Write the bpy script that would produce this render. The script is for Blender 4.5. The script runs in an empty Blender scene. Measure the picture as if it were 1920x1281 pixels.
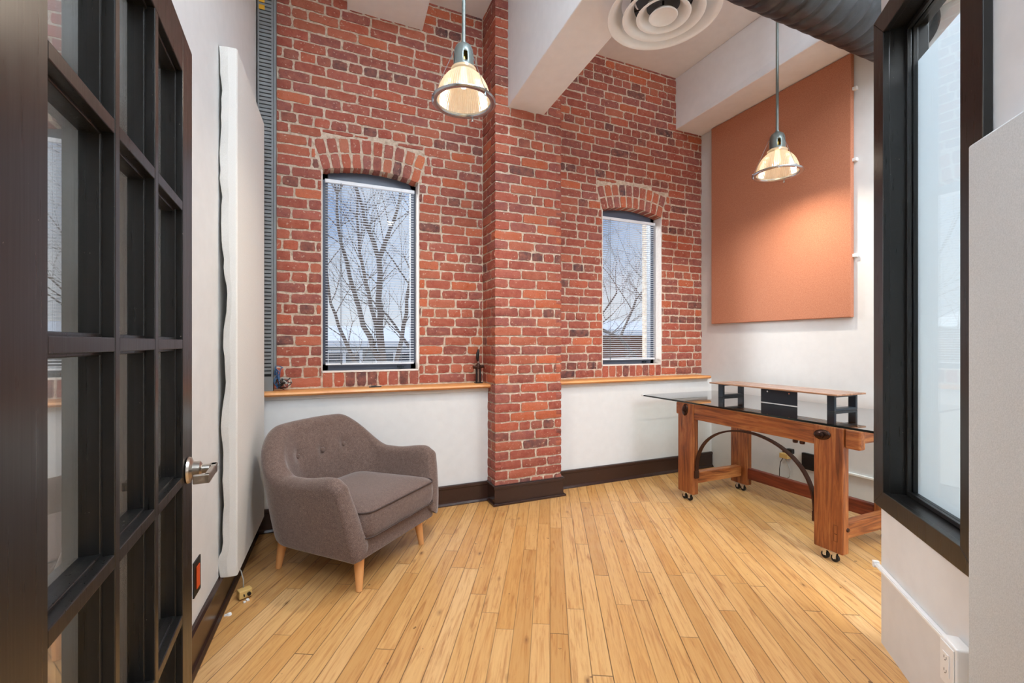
import bpy, math, random
from mathutils import Vector, Matrix
from math import sin, cos, pi, radians, sqrt, atan2, asin

sc = bpy.context.scene
COL = sc.collection

# ------------------------------------------------------------------ camera
YAW = radians(23.45)
CAM_H = 1.30
cam_d = bpy.data.cameras.new('camera')
cam_d.sensor_width = 36.0
cam_d.lens = 838.0 / 1920.0 * 36.0
cam_d.shift_y = 3.5 / 1920.0
cam_d.clip_start = 0.02
cam = bpy.data.objects.new('camera', cam_d)
COL.objects.link(cam)
cam.location = (0, 0, CAM_H)
cam.rotation_euler = (radians(90), 0, -YAW)
sc.camera = cam

# ------------------------------------------------------------------ world (winter sky with thin cloud)
w = bpy.data.worlds.new('sky')
sc.world = w
w.use_nodes = True
nt = w.node_tree
nt.nodes.clear()
o_ = nt.nodes.new('ShaderNodeOutputWorld')
bg = nt.nodes.new('ShaderNodeBackground')
tc = nt.nodes.new('ShaderNodeTexCoord')
sx = nt.nodes.new('ShaderNodeSeparateXYZ')
r1 = nt.nodes.new('ShaderNodeValToRGB')
r1.color_ramp.elements[0].position = 0.0
r1.color_ramp.elements[0].color = (0.78, 0.84, 0.93, 1)
r1.color_ramp.elements[1].position = 0.36
r1.color_ramp.elements[1].color = (0.22, 0.42, 0.86, 1)
n1 = nt.nodes.new('ShaderNodeTexNoise')
n1.inputs['Scale'].default_value = 3.2
n1.inputs['Detail'].default_value = 5
r2 = nt.nodes.new('ShaderNodeValToRGB')
r2.color_ramp.elements[0].position = 0.42
r2.color_ramp.elements[1].position = 0.66
mx = nt.nodes.new('ShaderNodeMix')
mx.data_type = 'RGBA'
mx.inputs['B'].default_value = (0.92, 0.94, 0.98, 1)
nt.links.new(tc.outputs['Generated'], sx.inputs[0])
nt.links.new(tc.outputs['Generated'], n1.inputs['Vector'])
nt.links.new(sx.outputs['Z'], r1.inputs[0])
nt.links.new(n1.outputs['Fac'], r2.inputs[0])
nt.links.new(r2.outputs[0], mx.inputs['Factor'])
nt.links.new(r1.outputs[0], mx.inputs['A'])
nt.links.new(mx.outputs['Result'], bg.inputs['Color'])
bg.inputs['Strength'].default_value = 0.95
nt.links.new(bg.outputs[0], o_.inputs[0])

# ------------------------------------------------------------------ view
vs = sc.view_settings
vs.view_transform = 'Standard'
vs.look = 'None'
vs.gamma = 1.0
vs.use_curve_mapping = False
vs.exposure = -0.02


def area_light(name, loc, rot, size, sizey, power, color):
    d = bpy.data.lights.new(name, 'AREA')
    d.shape = 'RECTANGLE'
    d.size = size
    d.size_y = sizey
    d.energy = power
    d.color = color
    o = bpy.data.objects.new(name, d)
    COL.objects.link(o)
    o.location = loc
    o.rotation_euler = rot
    return o


# hazy low winter sun from outside on the left, softened by thin cloud; then added fill lights out of view, without luminaires
sd = bpy.data.lights.new('hazy_sun', 'SUN')
sd.energy = 9.0
sd.angle = radians(28)
sd.color = (0.93, 0.96, 1.0)
so = bpy.data.objects.new('hazy_sun', sd)
COL.objects.link(so)
so.rotation_euler = Vector((0.58, -0.74, -0.30)).to_track_quat('-Z', 'Y').to_euler()
area_light('room_fill_light', (1.08, 0.70, 4.03), (radians(8), 0, 0), 0.55, 1.5, 100, (0.80, 0.90, 1.0))  # unseen fill between the beams, added to brighten the room evenly
area_light('room_fill_light', (2.55, 0.85, 4.03), (radians(8), 0, 0), 0.7, 0.9, 42, (0.80, 0.90, 1.0))
area_light('corridor_fill_light', (-0.28, -1.1, 3.9), (radians(20), 0, 0), 0.4, 2.4, 110, (0.80, 0.90, 1.0))  # unseen fill behind the camera, added to brighten the door and left side
area_light('corridor_fill_light', (2.7, -1.7, 3.9), (radians(18), 0, radians(30)), 1.4, 1.4, 120, (0.80, 0.90, 1.0))
area_light('next_room_fill_light', (3.0, -0.6, 3.9), (0, 0, 0), 1.2, 1.2, 85, (0.93, 0.97, 1.0))  # unseen fill, added to light the frosted sheet from behind


# ------------------------------------------------------------------ material helpers


def C(r, g, b):
    def f(c):
        c /= 255.0
        return c / 12.92 if c <= 0.04045 else ((c + 0.055) / 1.055) ** 2.4
    return (f(r), f(g), f(b), 1.0)


class NT:
    def __init__(s, name):
        s.m = bpy.data.materials.new(name)
        s.m.use_nodes = True
        s.t = s.m.node_tree
        s.t.nodes.clear()
        s.out = s.t.nodes.new('ShaderNodeOutputMaterial')
        s.b = s.t.nodes.new('ShaderNodeBsdfPrincipled')
        s.t.links.new(s.b.outputs[0], s.out.inputs[0])

    def n(s, typ, **kw):
        n = s.t.nodes.new('ShaderNode' + typ)
        for k, v in kw.items():
            setattr(n, k, v)
        return n

    def l(s, a, b):
        s.t.links.new(a, b)

    def set(s, **kw):
        for k, v in kw.items():
            s.b.inputs[k.replace('_', ' ')].default_value = v

    def coords(s, kind='Object', scale=(1, 1, 1), rot=(0, 0, 0)):
        t = s.n('TexCoord')
        m = s.n('Mapping')
        m.inputs['Scale'].default_value = scale
        m.inputs['Rotation'].default_value = rot
        s.l(t.outputs[kind], m.inputs[0])
        return m.outputs[0]

    def noise(s, vec, scale, detail=4, rough=0.5, dist=0):
        n = s.n('TexNoise')
        n.inputs['Scale'].default_value = scale
        n.inputs['Detail'].default_value = detail
        n.inputs['Roughness'].default_value = rough
        n.inputs['Distortion'].default_value = dist
        if vec is not None:
            s.l(vec, n.inputs['Vector'])
        return n.outputs['Fac']

    def ramp(s, fac, stops):
        r = s.n('ValToRGB')
        e = r.color_ramp.elements
        while len(e) < len(stops):
            e.new(0.5)
        for i, (p, c) in enumerate(stops):
            e[i].position = p
            e[i].color = c if len(c) == 4 else (c[0], c[0], c[0], 1)
        s.l(fac, r.inputs[0])
        return r.outputs[0]

    def mix(s, fac, a, b, blend='MIX'):
        m = s.n('Mix', data_type='RGBA', blend_type=blend)
        for sock, v in (('Factor', fac), ('A', a), ('B', b)):
            i = m.inputs[sock]
            if hasattr(v, 'links') or isinstance(v, bpy.types.NodeSocket):
                s.l(v, i)
            else:
                i.default_value = v
        return m.outputs['Result']

    def math(s, op, a, b=None, c=None):
        m = s.n('Math', operation=op)
        for k, v in enumerate((a, b, c)):
            if v is None:
                continue
            if isinstance(v, bpy.types.NodeSocket):
                s.l(v, m.inputs[k])
            else:
                m.inputs[k].default_value = v
        return m.outputs[0]

    def bump(s, h, strength=0.3, dist=0.002):
        b = s.n('Bump')
        b.inputs['Strength'].default_value = strength
        b.inputs['Distance'].default_value = dist
        s.l(h, b.inputs['Height'])
        s.l(b.outputs[0], s.b.inputs['Normal'])


def simple(name, col, rough=0.5, metal=0.0, bump=None, spec=0.5, coat=0.0):
    t = NT(name)
    t.set(Base_Color=col, Roughness=rough, Metallic=metal)
    t.b.inputs['Specular IOR Level'].default_value = spec
    t.b.inputs['Coat Weight'].default_value = coat
    v = t.coords()
    nz = t.noise(v, 14, 3)
    c = t.mix(0.10, col, t.ramp(nz, [(0.3, tuple(x * 0.75 for x in col[:3]) + (1,)), (0.7, tuple(min(1, x * 1.2) for x in col[:3]) + (1,))]))
    t.l(c, t.b.inputs['Base Color'])
    if bump:
        t.bump(t.noise(v, bump[0], 4), bump[1], bump[2])
    return t.m


M = {}


def mats():
    M['white'] = simple('white_wall_paint', C(217, 217, 216), 0.62, bump=(90, 0.12, 0.002))
    M['ceil'] = simple('white_ceiling_paint', C(240, 241, 243), 0.7, bump=(60, 0.1, 0.002))
    M['partition'] = simple('white_partition_paint', C(222, 223, 224), 0.55, bump=(120, 0.1, 0.001))
    M['plastic'] = simple('white_plastic', C(240, 241, 241), 0.35)
    M['dark'] = simple('black_plastic', C(18, 18, 19), 0.4)
    M['rubber'] = simple('black_rubber', C(12, 12, 12), 0.55)
    M['chrome'] = simple('chrome', C(205, 205, 205), 0.12, 1.0)
    M['nickel'] = simple('brushed_nickel', C(190, 182, 172), 0.28, 1.0)
    M['alu'] = simple('spun_aluminium', C(176, 184, 192), 0.25, 1.0)
    M['galv'] = simple('grey_painted_metal', C(128, 138, 136), 0.38, 0.55)
    M['brass'] = simple('brass_socket', C(200, 165, 80), 0.25, 1.0)
    M['ductgrey'] = simple('grey_slotted_plastic', C(122, 127, 130), 0.5)
    M['slot'] = simple('dark_duct_inside', C(26, 28, 32), 0.7)
    M['yellow'] = simple('yellow_label', C(214, 160, 30), 0.5)
    M['frame'] = simple('blue_grey_window_frame', C(74, 82, 98), 0.4)
    M['blind'] = simple('white_aluminium_slats', C(226, 229, 235), 0.35)
    M['cord'] = simple('thin_cord', C(120, 124, 130), 0.6)
    M['steel_dark'] = simple('blue_black_steel', C(38, 48, 58), 0.38, 0.2)
    M['iron'] = simple('rusty_iron', C(70, 44, 34), 0.45, 0.6, bump=(60, 0.4, 0.002))
    M['ironplate'] = simple('polished_dark_iron', C(70, 52, 46), 0.25, 0.9, bump=(40, 0.3, 0.002))
    M['blue'] = simple('blue_cable', C(40, 92, 140), 0.45)
    M['greycable'] = simple('grey_cable', C(165, 165, 160), 0.5)
    M['blackcable'] = simple('black_cable', C(22, 22, 24), 0.5)
    M['beigeplug'] = simple('beige_plastic', C(214, 178, 110), 0.45)
    M['orange'] = simple('orange_receptacle', C(222, 84, 28), 0.4)
    M['snow'] = simple('snow', C(238, 242, 248), 0.8)
    M['siding'] = simple('grey_siding', C(120, 124, 122), 0.7)
    M['winglass'] = simple('dark_house_glass', C(60, 68, 78), 0.15)
    M['brownbrick'] = simple('far_brown_brick', C(126, 82, 62), 0.8)
    M['trimwhite'] = simple('white_house_trim', C(232, 234, 238), 0.6)
    M['bark'] = simple('grey_brown_bark', C(96, 82, 74), 0.85, bump=(30, 0.5, 0.01))
    M['ground'] = simple('snowy_ground', C(212, 216, 222), 0.9)
    M['lightwood'] = simple('beech_leg', C(222, 160, 100), 0.42)

    # black gloss paint with brush marks
    t = NT('black_gloss_paint')
    v = t.coords(scale=(1, 1, 0.03))
    t.set(Base_Color=C(22, 21, 20), Roughness=0.2)
    nz = t.noise(v, 200, 3)
    t.l(t.ramp(nz, [(0.3, (0.27,)), (0.75, (0.37,))]), t.b.inputs['Roughness'])
    v2 = t.coords()
    sp = t.noise(v2, 140, 2, 0.5)
    chip = t.ramp(sp, [(0.76, (0,)), (0.79, (1,))])
    t.l(t.mix(chip, C(26, 25, 24), C(120, 112, 104)), t.b.inputs['Base Color'])
    t.b.inputs['Specular IOR Level'].default_value = 0.38
    t.bump(nz, 0.10, 0.0005)
    M['black'] = t.m

    # dark brown baseboard paint
    t = NT('dark_brown_gloss_paint')
    t.set(Roughness=0.24)
    v2 = t.coords()
    sp = t.noise(v2, 70, 3, 0.6)
    chip = t.ramp(sp, [(0.74, (0,)), (0.78, (1,))])
    t.l(t.mix(chip, C(52, 33, 28), C(120, 96, 84)), t.b.inputs['Base Color'])
    t.bump(t.noise(v2, 40, 4), 0.2, 0.002)
    M['brown'] = t.m

    # brick: colour per brick from an attribute, mottled
    t = NT('old_red_brick')
    a = t.n('Attribute', attribute_name='bcol')
    v = t.coords()
    big = t.noise(v, 22, 5, 0.6)
    fine = t.noise(v, 160, 4, 0.6)
    c = t.mix(t.ramp(big, [(0.35, (0,)), (0.7, (0.55,))]), a.outputs['Color'], C(182, 112, 90))
    c = t.mix(t.ramp(fine, [(0.28, (0.75,)), (0.42, (0,))]), c, C(70, 40, 36))
    spots = t.noise(v, 55, 2, 0.4)
    c = t.mix(t.ramp(spots, [(0.66, (0,)), (0.74, (0.8,))]), c, C(198, 168, 148))
    t.l(c, t.b.inputs['Base Color'])
    t.set(Roughness=0.72)
    t.b.inputs['Specular IOR Level'].default_value = 0.35
    h = t.math('ADD', t.math('MULTIPLY', big, 1.2), t.math('MULTIPLY', fine, 0.5))
    t.bump(h, 0.55, 0.004)
    M['brick'] = t.m

    t = NT('mortar')
    v = t.coords()
    a_ = t.noise(v, 30, 5, 0.65)
    t.l(t.ramp(a_, [(0.3, C(166, 144, 124)), (0.5, C(206, 186, 166)), (0.72, C(228, 214, 198))]), t.b.inputs['Base Color'])
    t.set(Roughness=0.9)
    t.bump(t.noise(v, 75, 5, 0.7), 0.9, 0.008)
    M['mortar'] = t.m

    # maple strip floor
    t = NT('maple_strip_floor')
    ang = radians(28.3)     # direction of the boards from +Y towards +X
    tcn = t.n('TexCoord')
    sp = t.n('SeparateXYZ')
    t.l(tcn.outputs['Object'], sp.inputs[0])
    X, Y = sp.outputs['X'], sp.outputs['Y']
    u = t.math('ADD', t.math('MULTIPLY', X, sin(ang)), t.math('MULTIPLY', Y, cos(ang)))   # along
    q = t.math('ADD', t.math('MULTIPLY', X, cos(ang)), t.math('MULTIPLY', Y, -sin(ang)))  # across
    wq = t.math('MULTIPLY', q, 1 / 0.082)
    bi = t.math('FLOOR', wq)
    bf = t.math('FRACT', wq)
    wn = t.n('TexWhiteNoise', noise_dimensions='1D')
    t.l(bi, wn.inputs['W'])
    uo = t.math('ADD', t.math('MULTIPLY', u, 1 / 1.15), t.math('MULTIPLY', wn.outputs['Value'], 7.3))
    pi_ = t.math('FLOOR', uo)
    pf = t.math('FRACT', uo)
    cmb = t.n('CombineXYZ')
    t.l(bi, cmb.inputs[0])
    t.l(pi_, cmb.inputs[1])
    wn2 = t.n('TexWhiteNoise', noise_dimensions='2D')
    t.l(cmb.outputs[0], wn2.inputs['Vector'])
    base = t.ramp(wn2.outputs['Value'], [(0.0, C(196, 148, 90)), (0.3, C(210, 162, 100)), (0.55, C(218, 174, 116)), (0.8, C(204, 152, 88)), (1.0, C(224, 184, 130))])
    # grain: noise stretched along the board, shifted per plank
    cg = t.n('CombineXYZ')
    t.l(t.math('ADD', u, t.math('MULTIPLY', wn2.outputs['Value'], 40)), cg.inputs[0])
    t.l(t.math('MULTIPLY', q, 14), cg.inputs[1])
    t.l(t.math('MULTIPLY', wn.outputs['Value'], 9), cg.inputs[2])
    g1 = t.noise(cg.outputs[0], 5.0, 6, 0.62, 0.7)
    g2 = t.noise(cg.outputs[0], 2.2, 4, 0.6, 1.3)
    c = t.mix(t.ramp(g1, [(0.3, (0.0,)), (0.50, (0.18,)), (0.68, (0.65,))]), base, C(168, 108, 52))
    c = t.mix(t.ramp(g2, [(0.57, (0.0,)), (0.70, (0.65,))]), c, C(146, 86, 40))
    # knots and nail holes
    kv = t.n('CombineXYZ')
    t.l(t.math('MULTIPLY', u, 1.0), kv.inputs[0])
    t.l(t.math('MULTIPLY', q, 2.2), kv.inputs[1])
    vo = t.n('TexVoronoi', feature='F1')
    vo.inputs['Scale'].default_value = 3.3
    t.l(kv.outputs[0], vo.inputs['Vector'])
    kn = t.math('ADD', vo.outputs['Distance'], t.math('MULTIPLY', t.noise(kv.outputs[0], 18, 3), 0.06))
    sp2 = t.noise(t.coords(), 26, 2, 0.4)
    c = t.mix(t.ramp(sp2, [(0.74, (0.0,)), (0.77, (0.75,))]), c, C(88, 56, 36))
    c = t.mix(t.ramp(kn, [(0.055, (0.85,)), (0.085, (0.35,)), (0.15, (0.0,))]), c, C(96, 54, 30))
    # gaps
    e1 = t.math('MINIMUM', bf, t.math('SUBTRACT', 1.0, bf))
    pe = t.math('MULTIPLY', t.math('MINIMUM', pf, t.math('SUBTRACT', 1.0, pf)), 1.15 / 0.082)
    gap = t.math('MINIMUM', e1, pe)
    gm = t.ramp(gap, [(0.0, (1,)), (0.016, (0.85,)), (0.034, (0.0,))])
    gw = t.math('MULTIPLY', gm, t.math('ADD', 0.45, t.math('MULTIPLY', wn.outputs['Value'], 0.5)))
    c = t.mix(gw, c, C(58, 34, 20))
    t.l(c, t.b.inputs['Base Color'])
    rr = t.noise(t.coords(), 9, 4, 0.6)
    t.l(t.ramp(rr, [(0.3, (0.30,)), (0.7, (0.46,))]), t.b.inputs['Roughness'])
    t.b.inputs['Coat Weight'].default_value = 0.15
    t.b.inputs['Coat Roughness'].default_value = 0.25
    h = t.math('SUBTRACT', t.math('MULTIPLY', g1, 0.12), gm)
    t.bump(h, 0.35, 0.002)
    M['floor'] = t.m

    def wood(name, c0, c1, c2, axis, scale=3.0, rough=0.42):
        t = NT(name)
        s = [9, 9, 9]
        s[axis] = 0.7
        v = t.coords(scale=tuple(s))
        g = t.noise(v, scale, 6, 0.6, 1.2)
        g2 = t.noise(v, scale * 5, 4, 0.6)
        c = t.ramp(g, [(0.28, c0), (0.5, c1), (0.72, c2)])
        c = t.mix(t.ramp(g2, [(0.5, (0,)), (0.75, (0.45,))]), c, c0)
        t.l(c, t.b.inputs['Base Color'])
        t.set(Roughness=rough)
        t.bump(g2, 0.25, 0.002)
        return t.m
    oldw = (C(78, 36, 18), C(150, 84, 42), C(186, 124, 70))
    M['woodx'] = wood('old_fir_x', *oldw, 0)
    M['woody'] = wood('old_fir_y', *oldw, 1)
    M['woodz'] = wood('old_fir_z', *oldw, 2)
    M['stretch'] = wood('red_brown_fir_y', C(74, 24, 14), C(122, 50, 28), C(150, 74, 40), 1)
    M['sill'] = wood('oak_ledge', C(188, 118, 60), C(216, 150, 88), C(230, 172, 112), 0, 2.0, 0.35)
    M['riser'] = wood('riser_board', C(122, 84, 62), C(166, 122, 94), C(190, 150, 122), 1, 2.0, 0.22)

    # heathered armchair fabric
    t = NT('brown_grey_heather_fabric')
    v = t.coords()
    a_ = t.noise(v, 420, 2, 0.7)
    b_ = t.noise(v, 60, 4, 0.6)
    c = t.ramp(a_, [(0.3, C(66, 52, 48)), (0.5, C(112, 92, 84)), (0.72, C(160, 140, 130))])
    c = t.mix(t.ramp(b_, [(0.35, (0.35,)), (0.65, (0,))]), c, C(74, 58, 54))
    t.l(c, t.b.inputs['Base Color'])
    t.set(Roughness=0.92)
    t.b.inputs['Specular IOR Level'].default_value = 0.15
    t.b.inputs['Sheen Weight'].default_value = 0.45
    t.b.inputs['Sheen Roughness'].default_value = 0.4
    t.bump(a_, 0.5, 0.0015)
    M['fabric'] = t.m
    t = NT('dark_piping')
    t.set(Base_Color=C(70, 56, 52), Roughness=0.9)
    M['piping'] = t.m

    def cloth(name, c0, c1, sc_=500):
        t = NT(name)
        v = t.coords()
        a_ = t.noise(v, sc_, 2, 0.6)
        b_ = t.noise(v, 3, 3, 0.6)
        c = t.ramp(a_, [(0.35, c0), (0.65, c1)])
        c = t.mix(t.math('MULTIPLY', b_, 0.15), c, c0)
        t.l(c, t.b.inputs['Base Color'])
        t.set(Roughness=0.85)
        t.b.inputs['Specular IOR Level'].default_value = 0.2
        t.bump(a_, 0.4, 0.001)
        return t.m
    M['terracotta'] = cloth('terracotta_acoustic_fabric', C(168, 104, 78), C(204, 144, 114))
    M['whitecloth'] = cloth('white_acoustic_fabric', C(214, 212, 206), C(228, 226, 222))
    M['greycloth'] = cloth('pale_grey_acoustic_fabric', C(198, 203, 205), C(213, 217, 219), 260)

    # black spiral duct: flexible fabric skin
    t = NT('black_duct_paint')
    v = t.coords()
    n_ = t.noise(v, 7, 5, 0.6, 0.8)
    t.l(t.ramp(n_, [(0.35, C(22, 25, 29)), (0.7, C(58, 63, 68))]), t.b.inputs['Base Color'])
    t.set(Roughness=0.38)
    t.bump(t.noise(v, 22, 3), 0.3, 0.004)
    M['duct'] = t.m

    # clear glass for thin panes: fresnel reflection over a see-through surface
    def pane(name, tint, refl_rough=0.0, boost=1.0):
        t = NT(name)
        t.t.nodes.remove(t.b)
        fr = t.n('Fresnel')
        ge = t.n('NewGeometry')
        # same reflectance on the far face of the sheet
        t.l(t.math('SUBTRACT', 1.5, t.math('MULTIPLY', ge.outputs['Backfacing'], 1.5 - 1 / 1.5)), fr.inputs['IOR'])
        tr = t.n('BsdfTransparent')
        tr.inputs['Color'].default_value = tint
        gl = t.n('BsdfGlossy')
        gl.inputs['Roughness'].default_value = refl_rough
        mxs = t.n('MixShader')
        f = t.math('MINIMUM', t.math('MULTIPLY', fr.outputs[0], boost), 1.0)
        t.l(f, mxs.inputs[0])
        t.l(tr.outputs[0], mxs.inputs[1])
        t.l(gl.outputs[0], mxs.inputs[2])
        t.l(mxs.outputs[0], t.out.inputs[0])
        return t.m
    M['glass'] = pane('clear_pane', (0.97, 0.985, 0.98, 1), 0.0, 0.75)
    M['tableglass'] = pane('table_glass', (0.90, 0.955, 0.94, 1), 0.0, 1.7)
    M['doorglass'] = pane('door_pane', (0.96, 0.975, 0.97, 1), 0.0, 2.2)
    M['glassedge'] = simple('green_black_glass_edge', C(14, 26, 26), 0.12)

    # prismatic lamp glass
    t = NT('ribbed_lamp_glass')
    t.t.nodes.remove(t.b)
    tr = t.n('BsdfTransparent')
    tr.inputs['Color'].default_value = (1.0, 0.93, 0.80, 1)
    tl = t.n('BsdfTranslucent')
    tl.inputs['Color'].default_value = (0.80, 0.66, 0.46, 1)
    gl = t.n('BsdfGlossy')
    gl.inputs['Roughness'].default_value = 0.12
    gl.inputs['Color'].default_value = (0.9, 0.88, 0.84, 1)
    df = t.n('BsdfDiffuse')
    df.inputs['Color'].default_value = (0.74, 0.62, 0.47, 1)
    m1 = t.n('MixShader'); m1.inputs[0].default_value = 0.5
    m2 = t.n('MixShader'); m2.inputs[0].default_value = 0.25
    m3 = t.n('MixShader'); m3.inputs[0].default_value = 0.16
    t.l(tl.outputs[0], m1.inputs[1]); t.l(df.outputs[0], m1.inputs[2])
    t.l(m1.outputs[0], m2.inputs[1]); t.l(tr.outputs[0], m2.inputs[2])
    t.l(m2.outputs[0], m3.inputs[1]); t.l(gl.outputs[0], m3.inputs[2])
    t.l(m3.outputs[0], t.out.inputs[0])
    M['lampglass'] = t.m

    t = NT('glowing_bulb')
    t.set(Base_Color=(1, 0.9, 0.75, 1))
    t.b.inputs['Emission Color'].default_value = (1.0, 0.80, 0.52, 1)
    t.b.inputs['Emission Strength'].default_value = 3.0
    M['bulb'] = t.m

    # frosted white film
    t = NT('frosted_white_film')
    t.set(Base_Color=C(222, 230, 236), Roughness=0.5)
    tl = t.n('BsdfTranslucent')
    tl.inputs['Color'].default_value = C(232, 240, 246)
    ms = t.n('MixShader')
    ms.inputs[0].default_value = 0.6
    t.l(t.b.outputs[0], ms.inputs[1]); t.l(tl.outputs[0], ms.inputs[2])
    t.l(ms.outputs[0], t.out.inputs[0])
    M['film'] = t.m


mats()

# ------------------------------------------------------------------ mesh helpers


class MB:
    def __init__(s):
        s.v = []
        s.f = []
        s.mi = []
        s.col = []
        s.cur = 0
        s.c = (1, 1, 1, 1)
        s.X = None      # optional transform

    def P(s, p):
        p = Vector(p)
        if s.X is not None:
            p = s.X @ p
        s.v.append(tuple(p))
        return len(s.v) - 1

    def F(s, *idx):
        s.f.append(tuple(idx))
        s.mi.append(s.cur)
        s.col.append(s.c)

    def box(s, x0, x1, y0, y1, z0, z1):
        return s.hexa([(x0, y0, z0), (x1, y0, z0), (x1, y1, z0), (x0, y1, z0), (x0, y0, z1), (x1, y0, z1), (x1, y1, z1), (x0, y1, z1)])

    def hexa(s, pts):
        i = [s.P(p) for p in pts]
        for a in ((3, 2, 1, 0), (4, 5, 6, 7), (0, 1, 5, 4), (1, 2, 6, 5), (2, 3, 7, 6), (3, 0, 4, 7)):
            s.F(*[i[k] for k in a])

    def ring(s, c, ax1, ax2, r, n, r2=None):
        r2 = r if r2 is None else r2
        return [s.P(Vector(c) + Vector(ax1) * (r * cos(2 * pi * k / n)) + Vector(ax2) * (r2 * sin(2 * pi * k / n))) for k in range(n)]

    def bridge(s, a, b, flip=False):
        n = len(a)
        for k in range(n):
            q = (a[k], a[(k + 1) % n], b[(k + 1) % n], b[k])
            s.F(*(q[::-1] if flip else q))

    def cyl(s, p0, p1, r0, r1=None, n=16, caps=True):
        r1 = r0 if r1 is None else r1
        p0, p1 = Vector(p0), Vector(p1)
        d = (p1 - p0).normalized()
        a = d.orthogonal().normalized()
        b = d.cross(a)
        A = s.ring(p0, a, b, r0, n)
        B = s.ring(p1, a, b, r1, n)
        s.bridge(A, B)
        if caps:
            s.F(*A[::-1])
            s.F(*B)

    def lathe(s, prof, c=(0, 0, 0), n=32, axis=None, a=None, closed=False, wob=None):
        """prof: list of (r, h) along axis."""
        d = Vector(axis) if axis else Vector((0, 0, 1))
        d.normalize()
        a = Vector(a) if a else (Vector((1, 0, 0)) if abs(d.x) < 0.9 else Vector((0, 1, 0)))
        a = (a - d * a.dot(d)).normalized()
        b = d.cross(a)
        rings = []
        for r, h in prof:
            cc = Vector(c) + d * h
            if wob:
                rings.append([s.P(cc + a * ((r + wob(k, r)) * cos(2 * pi * k / n)) + b * ((r + wob(k, r)) * sin(2 * pi * k / n))) for k in range(n)])
            else:
                rings.append(s.ring(cc, a, b, max(r, 1e-5), n))
        for i in range(len(rings) - 1):
            s.bridge(rings[i], rings[i + 1])
        if closed:
            s.bridge(rings[-1], rings[0])
        return rings

    def tube(s, pts, r, n=8, caps=True, rs=None):
        pts = [Vector(p) for p in pts]
        prev = None
        rings = []
        for i, p in enumerate(pts):
            d = (pts[min(i + 1, len(pts) - 1)] - pts[max(i - 1, 0)])
            if d.length < 1e-9:
                d = Vector((0, 0, 1))
            d.normalize()
            if prev is None:
                a = d.orthogonal().normalized()
            else:
                a = (prev - d * prev.dot(d))
                a = a.normalized() if a.length > 1e-6 else d.orthogonal().normalized()
            prev = a
            rings.append(s.ring(p, a, d.cross(a), rs[i] if rs else r, n))
        for i in range(len(rings) - 1):
            s.bridge(rings[i], rings[i + 1])
        if caps:
            s.F(*rings[0][::-1])
            s.F(*rings[-1])

    def prism(s, poly, y0, y1, plane='xz'):
        def mk(u, v, t):
            return (u, t, v) if plane == 'xz' else ((u, v, t) if plane == 'xy' else (t, u, v))
        A = [s.P(mk(u, v, y0)) for u, v in poly]
        B = [s.P(mk(u, v, y1)) for u, v in poly]
        s.F(*A)
        s.F(*B[::-1])
        n = len(poly)
        for k in range(n):
            s.F(A[k], B[k], B[(k + 1) % n], A[(k + 1) % n])

    def build(s, name, mat, parent=None, smooth=False, bevel=0, seg=2, sub=0, loc=None, recalc=True, solid=0):
        me = bpy.data.meshes.new(name)
        me.from_pydata(s.v, [], s.f)
        ml = mat if isinstance(mat, (list, tuple)) else [mat]
        for m in ml:
            me.materials.append(m)
        if len(ml) > 1:
            me.polygons.foreach_set('material_index', s.mi)
        if any(c != (1, 1, 1, 1) for c in s.col):
            at = me.attributes.new('bcol', 'FLOAT_COLOR', 'FACE')
            at.data.foreach_set('color', [x for c in s.col for x in c])
        if recalc:
            import bmesh
            bm = bmesh.new()
            bm.from_mesh(me)
            bmesh.ops.recalc_face_normals(bm, faces=bm.faces)
            bm.to_mesh(me)
            bm.free()
        if smooth:
            me.polygons.foreach_set('use_smooth', [True] * len(me.polygons))
            me.set_sharp_from_angle(angle=radians(38)) if smooth != 2 else None
        o = bpy.data.objects.new(name, me)
        COL.objects.link(o)
        if parent is not None:
            o.parent = parent
        if loc:
            o.location = loc
        if bevel:
            m = o.modifiers.new('b', 'BEVEL')
            m.width = bevel
            m.segments = seg
            m.limit_method = 'ANGLE'
            m.angle_limit = radians(40)
        if solid:
            m = o.modifiers.new('so', 'SOLIDIFY')
            m.thickness = solid
            m.offset = 0
        if sub:
            m = o.modifiers.new('s', 'SUBSURF')
            m.levels = sub
            m.render_levels = sub
        return o


def thing(name, label, cat, loc=(0, 0, 0), rz=0, group=None):
    o = bpy.data.objects.new(name, None)
    COL.objects.link(o)
    o.location = loc
    o.rotation_euler = (0, 0, rz)
    o['label'] = label
    o['category'] = cat
    if group:
        o['group'] = group
    return o


def tag(o, label, cat, group=None):
    o['label'] = label
    o['category'] = cat
    if group:
        o['group'] = group
    return o


def struct(o, label=None, cat=None):
    o['kind'] = 'structure'
    if label:
        o['label'] = label
    if cat:
        o['category'] = cat
    return o


# ------------------------------------------------------------------ room dimensions
XR = 3.82          # right wall face
YB = 3.63          # brick face
YW = 3.50          # plastered dado face
ZS = 0.965         # ledge top
ZC = 4.09          # ceiling
SK = radians(2.95)  # skew of the left wall


def leftX(y):      # left wall face
    return -0.447 + (y - 2.558) * math.tan(SK)


rnd = random.Random(7)

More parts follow.
